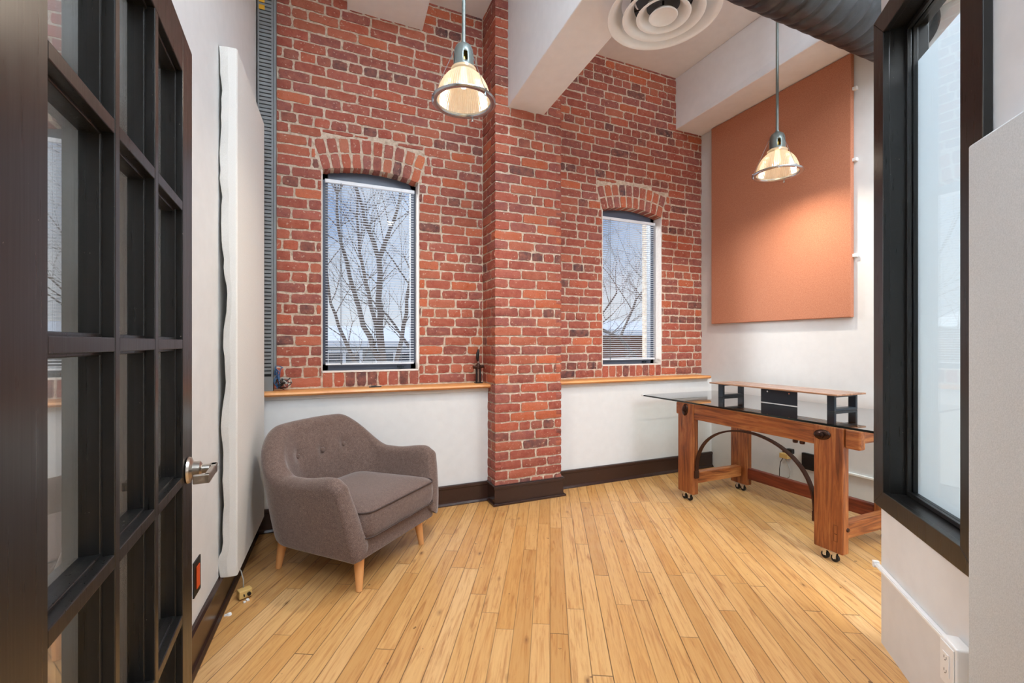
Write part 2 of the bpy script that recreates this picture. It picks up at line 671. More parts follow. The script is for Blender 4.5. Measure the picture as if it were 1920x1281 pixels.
# floor, ceiling, plain walls
m = MB(); m.box(-1.2, 4.4, -3.2, 3.7, -0.06, 0.0)
struct(m.build('floor', M['floor']), 'worn maple strip floor laid at a slant to the walls', 'floor')
m = MB(); m.box(-1.2, 4.6, -3.2, 3.9, ZC, ZC + 0.1)
struct(m.build('ceiling', M['ceil']), 'flat white ceiling between the beams', 'ceiling')
m = MB()
m.hexa([(leftX(-3.2) - 0.12, -3.2, 0), (leftX(-3.2), -3.2, 0), (leftX(3.9), 3.9, 0), (leftX(3.9) - 0.12, 3.9, 0),
        (leftX(-3.2) - 0.12, -3.2, ZC), (leftX(-3.2), -3.2, ZC), (leftX(3.9), 3.9, ZC), (leftX(3.9) - 0.12, 3.9, ZC)])
struct(m.build('wall_left', M['white']), 'white plaster wall behind the open glazed door', 'wall')
m = MB(); m.box(XR, XR + 0.12, -3.2, 3.9, 0, ZC)
struct(m.build('wall_right', M['white']), 'white plaster wall behind the wooden workbench', 'wall')
m = MB(); m.box(-1.2, XR + 0.1, -3.3, -3.2, 0, ZC)
struct(m.build('wall_front', M['white']))
m = MB(); m.box(leftX(YW), 1.30, YW, YB + 0.02, 0, 0.93); m.box(1.895, XR, YW, YB + 0.02, 0, 0.93)
struct(m.build('wall_back_lower', M['white']), 'white plastered low wall under the wooden ledge', 'wall')

# ------------------------------------------------------------------ bricks
PALETTE = [C(156, 76, 58), C(148, 70, 56), C(160, 84, 62), C(140, 68, 56), C(166, 80, 56), C(132, 68, 60), C(168, 92, 68), C(152, 80, 68)]
DARKS = [C(96, 62, 60), C(84, 58, 60), C(112, 66, 60)]
ORANGE = [C(180, 90, 54), C(186, 98, 64)]


def brick_col(header=False):
    r = rnd.random()
    if header and r < 0.35:
        c = rnd.choice(DARKS + [C(128, 74, 64), C(140, 78, 66)])
    elif r < 0.05:
        c = rnd.choice(DARKS)
    elif r < 0.13:
        c = rnd.choice(ORANGE)
    elif r < 0.30:
        c = C(134, 74, 68)
    else:
        c = rnd.choice(PALETTE)
    k = rnd.uniform(0.88, 1.12)
    return (c[0] * k, c[1] * k, c[2] * k, 1)


def add_brick(mb, org, U, V, N, u0, u1, v0, v1, depth=0.05, rough=0.0034, header=False, col=None):
    """one brick; org + U*u + V*v, face towards N; irregular outline and slightly uneven face"""
    mb.c = col or brick_col(header)
    org, U, V, N = Vector(org), Vector(U), Vector(V), Vector(N)
    nu = 6 if (u1 - u0) > 0.15 else 4
    nv = 3
    off = rnd.uniform(-0.0015, 0.0025)
    tilt = rnd.uniform(-0.0015, 0.0015)
    front, back = {}, {}
    for i in range(nu + 1):
        for j in range(nv + 1):
            a, b = i / nu, j / nv
            ed = (i in (0, nu)) or (j in (0, nv))
            co = (i in (0, nu)) and (j in (0, nv))
            du = rnd.uniform(-rough, rough)
            dv = rnd.uniform(-rough, rough)
            uu = u0 + (u1 - u0) * a + du
            vv = v0 + (v1 - v0) * b + dv
            if co:
                uu += (0.003 if i == 0 else -0.003)
                vv += (0.002 if j == 0 else -0.002)
            h = off + tilt * (2 * a - 1) + rnd.uniform(-0.0006, 0.0006)
            if ed:
                h -= 0.0022
            front[i, j] = mb.P(org + U * uu + V * vv + N * h)
            if ed:
                back[i, j] = mb.P(org + U * (uu + (-0.0015 if i == 0 else 0.0015 if i == nu else 0)) + V * (vv + (-0.0015 if j == 0 else 0.0015 if j == nv else 0)) - N * depth)
    for i in range(nu):
        for j in range(nv):
            mb.F(front[i, j], front[i + 1, j], front[i + 1, j + 1], front[i, j + 1])
    for i in range(nu):
        mb.F(back[i, 0], back[i + 1, 0], front[i + 1, 0], front[i, 0])
        mb.F(front[i, nv], front[i + 1, nv], back[i + 1, nv], back[i, nv])
    for j in range(nv):
        mb.F(back[0, j + 1], back[0, j], front[0, j], front[0, j + 1])
        mb.F(front[nu, j], back[nu, j], back[nu, j + 1], front[nu, j + 1])


COURSE = 0.0775
Z_ROW0 = 0.978
JT = 0.0138

WINS = [dict(x0=0.024, x1=0.752, zb=1.088, zs=2.60, rise=0.052), dict(x0=2.528, x1=3.262, zb=1.088, zs=2.60, rise=0.055)]
for W in WINS:
    W['w'] = (W['x1'] - W['x0']) / 2
    W['cx'] = (W['x1'] + W['x0']) / 2
    W['R'] = (W['w'] ** 2 + W['rise'] ** 2) / (2 * W['rise'])
    W['cz'] = W['zs'] + W['rise'] - W['R']
    W['ang'] = asin(W['w'] / W['R'])
RING = 0.112


def arch_top(x, zm):
    """height of the outside of the relieving arch above x, or None"""
    for W in WINS:
        ro = W['R'] + 2 * RING + 0.008
        lim = min(ro * sin(W['ang']), (zm - W['cz']) * math.tan(W['ang'])) + 0.004
        if abs(x - W['cx']) < lim:
            return W['cz'] + sqrt(ro ** 2 - (x - W['cx']) ** 2)
    return None


def blocked(z):
    """x intervals not to be bricked at course mid height z"""
    out = []
    for W in WINS:
        ro = W['R'] + 2 * RING + 0.006
        if ZS - 0.01 < z < W['zs']:
            out.append((W['x0'], W['x1']))
        elif W['zs'] <= z < W['cz'] + ro * cos(W['ang']):
            he = (z - W['cz']) * math.tan(W['ang']) + 0.004
            out.append((W['cx'] - he, W['cx'] + he))
    return out



mb = MB()
row = 0
z = Z_ROW0
XL = -0.40
while z < ZC:
    hdr = (row % 6 == 1)
    L = 0.112 if hdr else 0.222
    z1 = min(z + COURSE - JT, ZC + 0.02)
    x = XL + (0.0 if row % 2 == 0 else -L / 2) + rnd.uniform(-0.012, 0.012)
    bl = blocked(z + COURSE * 0.5) + [(1.30, 1.895)]
    segs = [(XL, XR)]
    for b0, b1 in bl:
        ns = []
        for s0, s1 in segs:
            if b1 <= s0 or b0 >= s1:
                ns.append((s0, s1))
            else:
                if b0 > s0: ns.append((s0, b0))
                if b1 < s1: ns.append((b1, s1))
        segs = ns
    while x < XR:
        LL = L * rnd.uniform(0.94, 1.06)
        if not hdr and rnd.random() < 0.09:
            LL = 0.112
        for s0, s1 in segs:
            a, b = max(x, s0), min(x + LL, s1)
            if b - a > 0.03:
                a2 = a + (JT / 2 if a > s0 else 0.004)
                b2 = b - (JT / 2 if b < s1 else 0.004)
                dz = rnd.uniform(-0.0018, 0.0018)
                zlo = z + dz
                if 2.55 < z < 3.0:
                    tops = [arch_top(q, z + COURSE * 0.5) for q in (a2, (a2 + b2) / 2, b2)]
                    tops = [q for q in tops if q]
                    if tops:
                        zlo = max(zlo, max(tops) + 0.004)
                if z1 - zlo > 0.014:
                    add_brick(mb, (0, YB, 0), (1, 0, 0), (0, 0, 1), (0, -1, 0), a2, b2, zlo, z1 + dz, header=hdr)
            elif b - a > 0.012:
                add_brick(mb, (0, YB, 0), (1, 0, 0), (0, 0, 1), (0, -1, 0), a + 0.002, b - 0.002, z, z1, header=hdr)
        x += LL
    z += COURSE
    row += 1
for W in WINS:
    # relieving arch of two rings of headers
    for ring, off0 in ((0, 0.0), (1, 0.5)):
        n = 10
        R0 = W['R'] + ring * (RING + 0.004)
        for k in range(n):
            a0 = -W['ang'] + 2 * W['ang'] * k / n
            a1 = -W['ang'] + 2 * W['ang'] * (k + 1) / n
            am = (a0 + a1) / 2
            hw = R0 * (a1 - a0) / 2 - JT / 2
            U = Vector((cos(am), 0, -sin(am)))
            V = Vector((sin(am), 0, cos(am)))
            org = Vector((W['cx'], YB, W['cz'])) + V * R0
            c = brick_col()
            if rnd.random() < 0.6:
                c = (c[0] * 1.1, c[1] * 1.35, c[2] * 1.4, 1)
            add_brick(mb, org, U, V, (0, -1, 0), -hw, hw, 0.002, RING - 0.006, depth=0.13 if ring == 0 else 0.05, rough=0.003, col=c)
    # upright headers below the window
    n = 9
    for k in range(n):
        wd = (W['x1'] - W['x0']) / n
        x0 = W['x0'] + wd * k
        add_brick(mb, (0, YB, 0), (1, 0, 0), (0, 0, 1), (0, -1, 0), x0 + 0.006, x0 + wd - 0.006, ZS + 0.008, 1.08, rough=0.004, header=True)
mb.c = (0.99, 0.99, 0.99, 1)
mb.cur = 1
ym, yk = YB + 0.006, YB + 0.30
# mortar body with the two openings
xs = [XL, WINS[0]['x0'], WINS[0]['x1'], WINS[1]['x0'], WINS[1]['x1'], XR]
for a, b in ((xs[0], xs[1]), (xs[2], xs[3]), (xs[4], xs[5])):
    mb.box(a, b, ym, yk, 0.90, ZC)
for W in WINS:
    mb.box(W['x0'], W['x1'], ym, yk, 0.90, W['zb'] - 0.004)
    n = 14
    for k in range(n):
        xa = W['x0'] + 2 * W['w'] * k / n
        xb = W['x0'] + 2 * W['w'] * (k + 1) / n
        za = W['cz'] + sqrt(W['R'] ** 2 - (xa - W['cx']) ** 2) + 0.004
        zb = W['cz'] + sqrt(W['R'] ** 2 - (xb - W['cx']) ** 2) + 0.004
        mb.hexa([(xa, ym, za), (xb, ym, zb), (xb, yk, zb), (xa, yk, za), (xa, ym, ZC), (xb, ym, ZC), (xb, yk, ZC), (xa, yk, ZC)])
struct(mb.build('wall_back', [M['brick'], M['mortar']], recalc=True), 'old red brick wall with two arched windows', 'wall')

# brick pillar
mb = MB()
PX0, PX1, PY = 1.297, 1.903, 3.33
row = -11
while True:
    z = Z_ROW0 + COURSE * row
    if z > ZC:
        break
    hdr = (row % 6 == 1)
    z1 = z + COURSE - JT
    wd = PX1 - PX0
    if hdr:
        br = [0.205, 0.32, 0.43, 0.54]
    elif row % 2:
        br = [0.235, 0.475]
    else:
        br = [0.125, 0.365]
    br = [0] + [b * wd / 0.606 + rnd.uniform(-0.01, 0.01) for b in br] + [wd]
    cols = [brick_col(hdr) for _ in br]
    for k in range(len(br) - 1):
        add_brick(mb, (PX0, PY, 0), (1, 0, 0), (0, 0, 1), (0, -1, 0), br[k] + (JT / 2 if k else 0.0), br[k + 1] - (JT / 2 if k < len(br) - 2 else 0), z, z1, depth=0.05, col=cols[k])
    for X, N, U in ((PX0, (-1, 0, 0), (0, 1, 0)), (PX1, (1, 0, 0), (0, 1, 0))):
        b2 = [0, 0.10 if row % 2 else 0.2, 0.3]
        for k in range(2):
            add_brick(mb, (X, PY, 0), U, (0, 0, 1), N, b2[k] + (JT / 2 if k else 0.0), b2[k + 1] - JT / 2, z, z1, depth=0.05, col=cols[0] if k == 0 else None)
    row += 1
mb.c = (0.99, 0.99, 0.99, 1)
mb.cur = 1
mb.box(PX0 + 0.007, PX1 - 0.007, PY + 0.007, YB + 0.05, 0.10, ZC)
struct(mb.build('wall_pier', [M['brick'], M['mortar']]), 'square red brick pillar between the two windows', 'pillar')

# ------------------------------------------------------------------ beams
def along(x, y, L):     # point moved towards the camera along the skewed beam direction
    return (x - L * math.tan(SK), y - L)


def beam(name, xa, xb, y, z0, z1, L, label):
    m = MB()
    a, b = along(xa, y, L), along(xb, y, L)
    m.hexa([(a[0], a[1], z0), (b[0], b[1], z0), (xb, y, z0), (xa, y, z0), (a[0], a[1], z1), (b[0], b[1], z1), (xb, y, z1), (xa, y, z1)])
    return struct(m.build(name, M['ceil'], bevel=0.006), label, 'beam')


beam('ceiling_beam', 1.428, 1.755, YB + 0.05, 3.215, ZC, 6.5, 'white ceiling beam resting on the brick pillar')
beam('ceiling_beam_boxed', 0.205, 0.782, YB + 0.02, 3.852, ZC, 6.5, 'shallow white ceiling box above the first pendant')
m = MB()
m.hexa([(3.30, -3.0, 3.55), (XR, -3.0, 3.55), (XR, YB + 0.05, 3.55), (3.457, YB + 0.05, 3.55),
        (3.45, -3.0, ZC), (XR, -3.0, ZC), (XR, YB + 0.05, ZC), (3.457, YB + 0.05, ZC)])
struct(m.build('ceiling_soffit', M['ceil'], bevel=0.006), 'white boxed beam along the top of the right wall', 'beam')

# ------------------------------------------------------------------ ledges
def ledge(name, x0, x1, end, label):
    m = MB()
    prof = [(YB + 0.012, ZS - 0.034), (YW - 0.03, ZS - 0.034), (YW - 0.052, ZS - 0.030), (YW - 0.062, ZS - 0.018), (YW - 0.056, ZS - 0.005), (YW - 0.042, ZS), (YB + 0.012, ZS)]
    m.prism(prof, x0, x1, plane='yz')
    o = struct(m.build(name, M['sill'], smooth=True), label, 'ledge')
    m = MB(); m.box(x0, min(x1, XR - 0.01), YW - 0.012, YW, 0.905, ZS - 0.033)
    m.build('apron_moulding', M['white'], o, bevel=0.004)
    return o


ledge('trim_1', leftX(YW) + 0.002, PX0 + 0.004, 0, 'oak ledge left of the brick pillar')
ledge('trim_2', PX1 - 0.004, 3.75, 1, 'oak ledge right of the brick pillar')


# ------------------------------------------------------------------ baseboards
def bboard(name, p0, p1, h, n, label, mat='brown'):
    """p0->p1 on the wall face line, n outward normal (2d)"""
    p0, p1, n = Vector(p0), Vector(p1), Vector(n)
    prof = [(0, 0), (0.034, 0), (0.034, 0.006), (0.026, 0.02), (0.018, 0.026), (0.018, h - 0.028), (0.022, h - 0.024), (0.022, h - 0.006), (0.012, h), (0, h)]
    m = MB()
    A = [m.P((p0.x + n.x * a, p0.y + n.y * a, z)) for a, z in prof]
    B = [m.P((p1.x + n.x * a, p1.y + n.y * a, z)) for a, z in prof]
    k = len(prof)
    for i in range(k):
        m.F(A[i], A[(i + 1) % k], B[(i + 1) % k], B[i])
    m.F(*A[::-1]); m.F(*B)
    return struct(m.build(name, M[mat]), label, 'baseboard')


bboard('baseboard_back', (leftX(YW), YW), (PX0 - 0.005, YW), 0.158, (0, -1), 'dark brown baseboard behind the armchair')
bboard('baseboard_back_right', (PX1 + 0.005, YW), (XR - 0.006, YW), 0.158, (0, -1), 'dark brown baseboard between brick pillar and workbench')
bboard('baseboard_left', (leftX(0.8), 0.8), (leftX(3.47), 3.47), 0.158, (cos(SK), -sin(SK)), 'dark brown baseboard on the left wall')
m = MB()
hz = 0.163
m.box(PX0 - 0.006, PX1 + 0.018, PY - 0.006, YW + 0.05, 0, hz - 0.03)
m.box(PX0 - 0.013, PX1 + 0.026, PY - 0.014, YW + 0.05, hz - 0.03, hz - 0.006)
m.box(PX0 - 0.008, PX1 + 0.020, PY - 0.009, YW + 0.05, hz - 0.006, hz)
m.box(PX0 - 0.022, PX1 + 0.036, PY - 0.022, YW + 0.05, 0, 0.018)
struct(m.build('baseboard_pier', M['brown'], bevel=0.003), 'dark brown plinth around the brick pillar', 'baseboard')

# ------------------------------------------------------------------ windows and blinds
YF = YB + 0.115


def window(i, W):
    x0, x1, zb, zs = W['x0'], W['x1'], W['zb'], W['zs']
    m = MB()
    fw = 0.045
    m.box(x0, x0 + fw, YF, YF + 0.06, zb, zs + 0.02)
    m.box(x1 - fw, x1, YF, YF + 0.06, zb, zs + 0.02)
    m.box(x0, x1, YF, YF + 0.06, zb, zb + 0.05)
    m.box(x0 + 0.05, x1 - 0.05, YF - 0.012, YF + 0.01, zb + 0.03, zb + 0.045)
    # arched head filler
    n = 12
    zt = zs - 0.035
    for k in range(n):
        xa = x0 + 2 * W['w'] * k / n
        xb = x0 + 2 * W['w'] * (k + 1) / n
        za = W['cz'] + sqrt(W['R'] ** 2 - (xa - W['cx']) ** 2) + 0.003
        zb_ = W['cz'] + sqrt(W['R'] ** 2 - (xb - W['cx']) ** 2) + 0.003
        m.hexa([(xa, YF, zt), (xb, YF, zt), (xb, YF + 0.06, zt), (xa, YF + 0.06, zt), (xa, YF, za), (xb, YF, zb_), (xb, YF + 0.06, zb_), (xa, YF + 0.06, za)])
    o = struct(m.build('window_%d' % i, M['frame']), 'blue-grey arched window frame %s' % ('nearest the armchair' if i == 1 else 'nearest the workbench'), 'window')
    m = MB(); m.box(x0 + fw - 0.003, x1 - fw + 0.003, YF + 0.03, YF + 0.034, zb + 0.047, zt + 0.003)
    m.build('pane', M['glass'], o)
    m = MB()
    for xa, xb in ((x0 - 0.001, x0 + 0.006), (x1 - 0.006, x1 + 0.001)):
        m.box(xa, xb, YB - 0.001, YF, zb - 0.006, zs)
    m.box(x0 - 0.001, x1 + 0.001, YB - 0.001, YF, zb - 0.008, zb + 0.001)
    m.build('painted_reveal', M['reveal'], o)
    m = MB()
    lx = x0 + (x1 - x0) * 0.79
    m.box(lx, lx + 0.05, YF - 0.022, YF - 0.001, zb + 0.014, zb + 0.026)
    m.cyl((lx + 0.025, YF - 0.02, zb + 0.02), (lx + 0.025, YF - 0.034, zb + 0.02), 0.008, n=10)
    m.build('latch', M['steel_dark'], o)
    # blind
    b = thing('venetian_blind', 'white slatted venetian blind in the window %s, slats open' % ('above the armchair' if i == 1 else 'beyond the brick pillar, near the workbench'), 'window blind', (W['cx'], YF - 0.035, zs - 0.04), 0, 'venetian blinds in the brick wall windows')
    hw = W['w'] - 0.028
    m = MB(); m.box(-hw - 0.004, hw + 0.004, -0.014, 0.014, -0.028, 0.0)
    m.build('head_rail', M['blind'], b, bevel=0.003)
    H = zs - 0.04 - zb - 0.045
    m = MB()
    ns = int((H - 0.045) / 0.0206)
    for k in range(ns):
        zz = -0.045 - 0.0206 * k
        pr = [(-0.0125, -0.0022), (-0.006, 0.0006), (0.0, 0.0014), (0.006, 0.0008), (0.0125, -0.0010)]
        rows_ = []
        for xx in (-hw, hw):
            rows_.append([m.P((xx, a, zz + h)) for a, h in pr])
        for q in range(4):
            m.F(rows_[0][q], rows_[1][q], rows_[1][q + 1], rows_[0][q + 1])
    m.build('slats', M['blind'], b, recalc=False, solid=0.0007)
    m = MB(); m.box(-hw, hw, -0.012, 0.012, -H, -H + 0.014)
    m.build('bottom_rail', M['blind'], b, bevel=0.003)
    for fx in (-0.68, 0.02, 0.70):
        m = MB()
        for yy in (-0.0135, 0.0135):
            m.cyl((fx * hw, yy, -0.02), (fx * hw, yy, -H + 0.01), 0.0008, n=5)
        m.build('ladder_cord', M['cord'], b)
    m = MB(); m.cyl((-hw * 0.66, -0.018, -0.02), (-hw * 0.66, -0.018, -H * 0.98), 0.0016, n=6)
    m.cyl((-hw * 0.66, -0.018, -H * 0.98), (-hw * 0.66, -0.018, -H * 0.99 - 0.01), 0.004, n=8)
    m.build('pull_cord', M['cord'], b)


M['reveal'] = simple('rough_white_painted_brick', C(232, 222, 214), 0.8, bump=(45, 0.8, 0.006))
for i, W in enumerate(WINS):
    window(i + 1, W)

# ------------------------------------------------------------------ grey slotted wire duct in the corner
d = thing('slotted_wire_duct', 'tall grey slotted wire duct running up the corner beside the brick wall', 'cable duct', (-0.39, 3.545, ZS))
HT = ZC - ZS - 0.005
m = MB()
x0, x1 = 0.004, 0.100
m.box(x0, x1, 0.012, 0.06, 0.0, HT)
m.build('duct_interior', M['slot'], d)
m = MB()
m.box(x0, x0 + 0.010, 0, 0.012, 0.10, HT)
m.box(x1 - 0.012, x1, 0, 0.012, 0.10, HT)
m.box(x0, x1, 0, 0.012, 0.0, 0.102)
k = 0
zz = 0.12
while zz < HT:
    m.box(x0 + 0.009, x1 - 0.011, 0.0, 0.012, zz, zz + 0.0185)
    zz += 0.0262
m.build('slotted_cover', M['ductgrey'], d)
m = MB(); m.box(x1 + 0.001, x1 + 0.018, 0.006, 0.07, 0.06, HT)
m.build('side_channel', M['ductgrey'], d, bevel=0.002)
m = MB()
for q in range(4):
    m.box(0.012, 0.048, -0.0015, -0.0005, 2.66 + 0.05 * q, 2.66 + 0.05 * q + 0.032)
m.build('sticker', M['yellow'], d)['label'] = 'torn yellow sticker'


def squiggle(p0, seed, n, spread, r, mat, parent=None, name='cable'):
    rr = random.Random(seed)
    pts = [Vector(p0)]
    for k in range(n):
        pts.append(Vector(p0) + Vector((rr.uniform(-spread[0], spread[0]), rr.uniform(-spread[1], spread[1]), rr.uniform(0, spread[2]))))
    # catmull smoothing
    out = []
    P = [pts[0]] + pts + [pts[-1]]
    for i in range(1, len(P) - 2):
        for s in range(6):
            t = s / 6
            a, b, c_, d_ = P[i - 1], P[i], P[i + 1], P[i + 2]
            out.append(0.5 * ((2 * b) + (c_ - a) * t + (2 * a - 5 * b + 4 * c_ - d_) * t * t + (3 * b - a - 3 * c_ + d_) * t ** 3))
    m = MB()
    m.tube(out, r, 6)
    return m.build(name, M[mat], parent, smooth=2)


cb = thing('cable_bundle', 'tangled blue and black network cables at the foot of the grey duct', 'cables', (-0.262, 3.53, ZS + 0.006))
squiggle((0, 0, 0.01), 3, 9, (0.022, 0.02, 0.17), 0.0035, 'blue', cb, 'blue_cable')
squiggle((0.01, 0, 0.01), 5, 8, (0.025, 0.02, 0.16), 0.003, 'blue', cb, 'blue_cable')
squiggle((0.04, 0, 0.005), 8, 10, (0.05, 0.025, 0.075), 0.003, 'blackcable', cb, 'black_cable')
squiggle((0.05, 0.005, 0.02), 13, 9, (0.045, 0.02, 0.075), 0.0035, 'greycable', cb, 'grey_cable')
squiggle((0.03, 0.0, 0.03), 21, 9, (0.05, 0.02, 0.06), 0.0022, 'blackcable', cb, 'black_cable')

# black clamp on the ledge by the pillar
cl = thing('clamp', 'small black metal clamp standing upright on the ledge beside the brick pillar', 'tool', (1.235, 3.56, ZS))
m = MB(); m.box(-0.03, 0.035, -0.02, 0.02, 0, 0.008); m.box(-0.022, -0.008, -0.006, 0.006, 0.008, 0.13); m.box(0.010, 0.024, -0.006, 0.006, 0.008, 0.13)
m.build('base', M['dark'], cl, bevel=0.0015)
m = MB(); m.cyl((0.001, 0, 0.008), (0.001, 0, 0.19), 0.005, n=10); m.build('rod', M['nickel'], cl, smooth=True)
m = MB(); m.cyl((-0.045, 0, 0.135), (0.048, 0, 0.142), 0.014, n=12); m.lathe([(0.001, 0.118), (0.018, 0.122), (0.02, 0.15), (0.012, 0.165), (0.001, 0.17)], (0, 0, 0), 12)
m.build('collar', M['iron'], cl, smooth=True)
m = MB(); m.tube([(-0.004, 0, 0.185), (-0.008, 0, 0.21), (-0.004, 0, 0.25), (0.002, 0, 0.285)], 0.013, 10, rs=[0.008, 0.013, 0.014, 0.007])
m.build('handle', M['dark'], cl, smooth=True)

m = MB(); m.box(-0.045, 0.045, -0.012, 0.012, 0, 0.008); m.box(-0.03, 0.01, -0.008, 0.008, 0.008, 0.013)
tag(m.build('metal_bracket', M['dark'], bevel=0.002, loc=(0.40, 3.545, ZS)), 'small flat dark metal bracket lying on the ledge below the window', 'bracket')

# ------------------------------------------------------------------ acoustic panels
def frame_xf(P0, d, n):
    """local (t, off, z) -> world"""
    return Matrix(((d[0], n[0], 0, P0[0]), (d[1], n[1], 0, P0[1]), (0, 0, 1, 0), (0, 0, 0, 1)))


m = MB()
# wavy-edged white fabric panel leaning on the left wall; local x along wall, y outwards
sk = Vector((sin(SK), cos(SK), 0))
outn = Vector((cos(SK), -sin(SK), 0))
near = Vector((-0.369, 2.558, 0))
NL, NZ = 8, 60
z0p, z1p = 0.155, 2.752
th0 = 0.062
rr = random.Random(2)
wav = [0]
for k in range(NZ):
    wav.append(wav[-1] * 0.86 + rr.uniform(-0.006, 0.006))
rings = []
for k in range(NZ + 1):
    zz = z0p + (z1p - z0p) * k / NZ
    wv = wav[k] + 0.004 * sin(k * 0.55)
    th = th0 - 0.006 + wv + (0.014 if k < 3 else 0)
    L = 0.81
    edge = 0.004 * sin(k * 0.9 + 1) * (1 if 0 < k < NZ else 0)
    ring = [near + sk * 0.0 + outn * 0.0, near + sk * 0.012 + outn * 0.004, near + sk * L, near + sk * L - outn * th0, near + sk * (edge + 0.004) - outn * th, near - sk * (0.002) - outn * (th * 0.5)]
    ids = [m.P((p.x, p.y, zz)) for p in ring]
    rings.append(ids)
for k in range(NZ):
    m.bridge(rings[k], rings[k + 1])
m.F(*rings[0]); m.F(*rings[-1])
lp = m.build('acoustic_panel', M['whitecloth'], bevel=0.003)
tag(lp, 'tall white fabric-wrapped acoustic panel on the left wall beside the armchair', 'acoustic panel')

op = thing('acoustic_panel', 'large terracotta fabric acoustic panel on the right wall above the workbench', 'acoustic panel', (XR, 0, 0))
m = MB(); m.box(-0.045, -0.004, 2.125, 3.462, 1.503, 3.545)
m.build('fabric_face', M['terracotta'], op, bevel=0.006)
for zz in (1.98, 2.72, 3.27):
    m = MB(); m.box(-0.028, 0, 2.098, 2.126, zz - 0.012, zz + 0.012); m.cyl((-0.03, 2.11, zz), (-0.024, 2.11, zz), 0.005, n=10)
    m.build('mounting_clip', M['plastic'], op, bevel=0.001)

# ------------------------------------------------------------------ diagonal partition with interior window
TH = radians(43.2)
dv = (sin(TH), cos(TH)); nv_ = (cos(TH), -sin(TH))
P0 = (2.245, 1.143)
XF = frame_xf(P0, dv, nv_)
T0, T1 = -0.636, -0.062         # wall opening
Z0, Z1 = 0.655, 2.63
m = MB(); m.X = XF
m.box(-2.0, T0, 0, 0.13, 0, ZC)
m.box(T1, 0, 0, 0.13, 0, ZC)
m.box(T0, T1, 0, 0.13, 0, Z0)
m.box(T0, T1, 0, 0.13, Z1, ZC)
struct(m.build('wall_partition', M['partition']), 'white diagonal partition wall with a black framed window', 'wall')
m = MB(); m.X = XF
ti0, ti1, zi0, zi1 = -0.614, -0.082, 0.677, 2.605
# casing on room side
def casing(a, b):
    m.hexa([(0.012, a, 0.602), (ti1, a, zi0), (ti1, b, zi0), (0.012, b, 0.602), (0.012, a, 2.70), (ti1, a, zi1), (ti1, b, zi1), (0.012, b, 2.70)])
    m.hexa([(-0.722, a, 0.602), (ti0, a, zi0), (ti0, b, zi0), (-0.722, b, 0.602), (-0.722, a, 2.70), (ti0, a, zi1), (ti0, b, zi1), (-0.722, b, 2.70)])
    m.hexa([(-0.722, a, 0.602), (0.012, a, 0.602), (0.012, b, 0.602), (-0.722, b, 0.602), (ti0, a, zi0), (ti1, a, zi0), (ti1, b, zi0), (ti0, b, zi0)])
    m.hexa([(ti0, a, zi1), (ti1, a, zi1), (ti1, b, zi1), (ti0, b, zi1), (-0.722, a, 2.70), (0.012, a, 2.70), (0.012, b, 2.70), (-0.722, b, 2.70)])
casing(-0.024, -0.0005)
wc = struct(m.build('window_3', M['black'], bevel=0.0025), 'black gloss framed interior window in the diagonal partition', 'window')
m = MB(); m.X = XF
m.box(ti1, T1, -0.001, 0.13, Z0, Z1); m.box(T0, ti0, -0.001, 0.13, Z0, Z1)
m.box(ti0, ti1, -0.001, 0.13, Z0, zi0 - 0.003); m.box(ti0, ti1, -0.001, 0.13, zi1 + 0.003, Z1)
m.build('window_jamb', M['black'], wc, bevel=0.002)
m = MB(); m.X = XF
sw = 0.016
for a, b in ((0.052, 0.066), (0.074, 0.09)):
    s2 = sw if a < 0.06 else sw * 0.7
    m.box(ti1 - s2, ti1, a, b, zi0, zi1); m.box(ti0, ti0 + s2, a, b, zi0, zi1)
    m.box(ti0, ti1, a, b, zi0, zi0 + s2); m.box(ti0, ti1, a, b, zi1 - s2, zi1)
m.build('glazing_stop', M['black'], wc, bevel=0.0015)
m = MB(); m.X = XF; m.box(ti0 + 0.002, ti1 - 0.002, 0.068, 0.072, zi0 + 0.002, zi1 - 0.002)
m.build('pane', M['glass'], wc)
m = MB(); m.X = XF; m.box(ti0 + 0.006, ti1 - 0.001, 0.091, 0.097, zi0 + 0.0, 2.455)
fl = m.build('frosted_sheet', M['film'], wc)
fl['label'] = 'white frosted sheet behind the pane'

m = MB(); m.X = XF; m.box(-2.0, -0.732, -0.062, -0.004, 0.25, 1.861)
tag(m.build('acoustic_panel', M['greycloth'], bevel=0.006), 'pale grey fabric panel on the partition wall nearest the camera', 'acoustic panel')

# raceway + outlet box on partition
rw = thing('wall_raceway', 'thin white cable raceway running along the partition below the black window', 'cable raceway', (P0[0], P0[1], 0), pi / 2 - TH)
# local x = along d, local -y... n is to the right of d: local y axis = left of d = -n
m = MB(); m.box(-0.555, 0.012, 0.001, 0.016, 0.322, 0.338); m.box(-0.555, 0.012, 0.016, 0.020, 0.325, 0.335)
m.build('channel', M['plastic'], rw, bevel=0.002)
m = MB(); m.box(0.0125, 0.03, 0.0, 0.024, 0.316, 0.344); m.build('end_cap', M['plastic'], rw, bevel=0.003)
ob = thing('outlet_box', 'white surface-mounted outlet box on the partition at the end of the raceway', 'outlet', (P0[0] + dv[0] * -0.60, P0[1] + dv[1] * -0.60, 0.30), pi / 2 - TH)
m = MB(); m.box(-0.042, 0.042, 0.0, 0.046, -0.075, 0.072); m.build('box', M['plastic'], ob, bevel=0.006, seg=3)
m = MB(); m.box(-0.036, 0.036, 0.0465, 0.050, -0.066, 0.062); m.build('cover_plate', M['plastic'], ob, bevel=0.002)
m = MB(); m.box(-0.017, 0.017, 0.0505, 0.053, -0.036, 0.034); m.build('receptacle', M['plastic'], ob, bevel=0.001)
